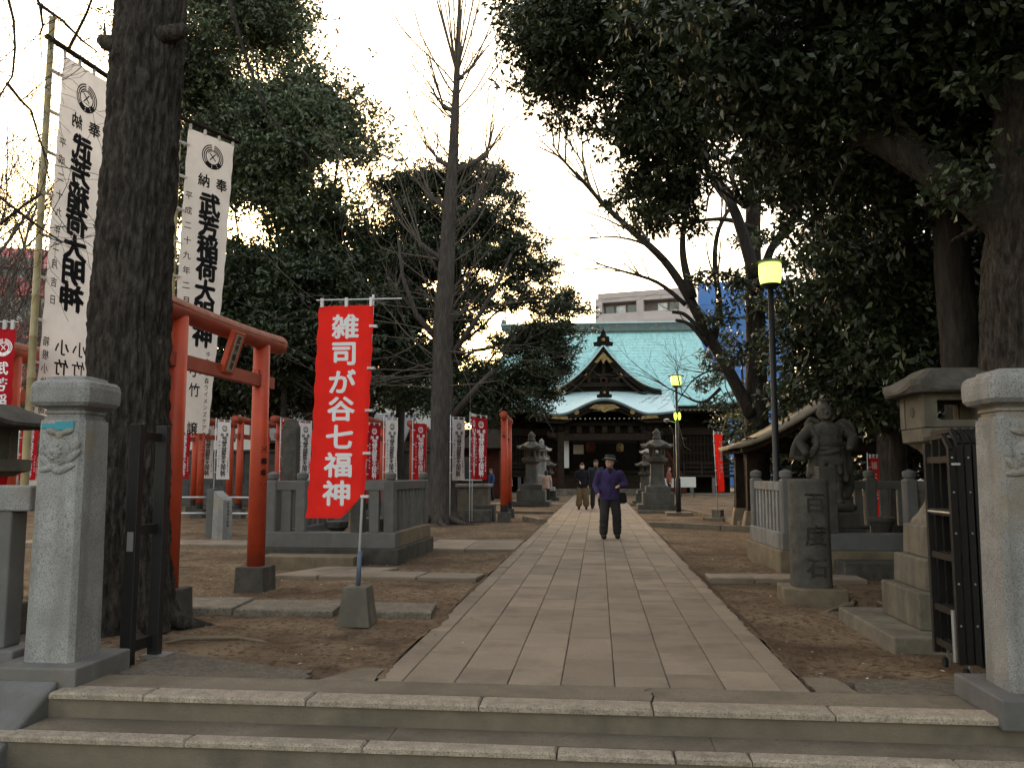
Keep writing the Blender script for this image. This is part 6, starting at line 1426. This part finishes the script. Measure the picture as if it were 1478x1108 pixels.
person('woman in a white mask, black top and wide tan trousers on the path', (-.58, 31.6, 0), R(2), 1.0, 'navy', 'tan', mask=True, wide=True, longhair=True, arms=arms_f, step=.03)
person('man in a dark slate jacket half hidden behind the old man', (-.07, 32.2, 0), R(-8), 1.07, 'slate', 'trouser', turn=R(-25), step=.05)
arms_g = [[(-.18, 0, 1.36), (-.26, -.02, 1.14), (-.14, -.18, 1.22)], [(.18, 0, 1.36), (.26, -.02, 1.14), (.14, -.18, 1.22)]]
person('girl in a pale pink jacket seen from behind by the left lanterns', (-2.38, 39.2, 0), R(172), .86, 'pinkcoat', 'dark', longhair=True, arms=arms_g, step=.02, long=.08)
p = at(966, 712, 46); person('visitor in a rust jacket beside the big right lantern', (p.x, 46, 0), R(80), .98, 'brick', 'dark', step=.05)
p = at(709, 713, 41); person('visitor in dark blue standing left of the edge-on torii', (p.x, 41, 0), R(-60), .90, 'bluecloth', 'navy', step=.03)
p = at(732, 713, 42); person('visitor in a beige coat between the edge-on torii posts', (p.x, 42, 0), R(150), .93, 'beige', 'dark', step=.03, long=.25)

# ------------------------------------------------------------------ litter on the earth
def litter(name, n, x0, x1, y0, y1, size, m, label, seed):
    r2 = random.Random(seed); V, F = [], []
    for k in range(n):
        x, y = r2.uniform(x0, x1), y0 + (y1 - y0) * r2.random() ** 1.6
        if PX0 - .03 < x < PX1 + .03 and r2.random() < .93: continue
        z = (gz(x, y) if not PX0 < x < PX1 else .004) + .006; a = r2.uniform(0, 6.28); s = size * r2.uniform(.5, 1.4); ca, sa = math.cos(a) * s, math.sin(a) * s
        b = len(V); V += [(x - ca, y - sa, z), (x + sa * .5, y - ca * .5, z + s * .25), (x + ca, y + sa, z + s * r2.uniform(0, .4)), (x - sa * .5, y + ca * .5, z + s * .2)]; F.append((b, b + 1, b + 2, b + 3))
    tag(npmesh(name, np.array(V), np.array(F), M[m]), label, 'litter', kind='stuff')
litter('fallen_leaves', 1500, -9, 5, 5.9, 30, .022, 'litter', 'scattered dry leaves on the bare earth', 1)
litter('pale_petals', 420, -7, 4.5, 6.0, 24, .016, 'litterw', 'pale flecks scattered on the bare earth', 2)
r2 = random.Random(5); mb = MB()
for k in range(900):
    x, y = r2.uniform(-7, 5), 5.9 + 12 * r2.random() ** 1.7
    if PX0 - .02 < x < PX1 + .02: continue
    s = r2.uniform(.006, .020); z = gz(x, y); mb.ell((x, y, z + s * .2), (s * 1.2, s, s * .7), None, 5, 3)
tag(mb.build('pebbles', M['tanstone']), 'small pebbles and clods on the bare earth', 'pebbles', kind='stuff')
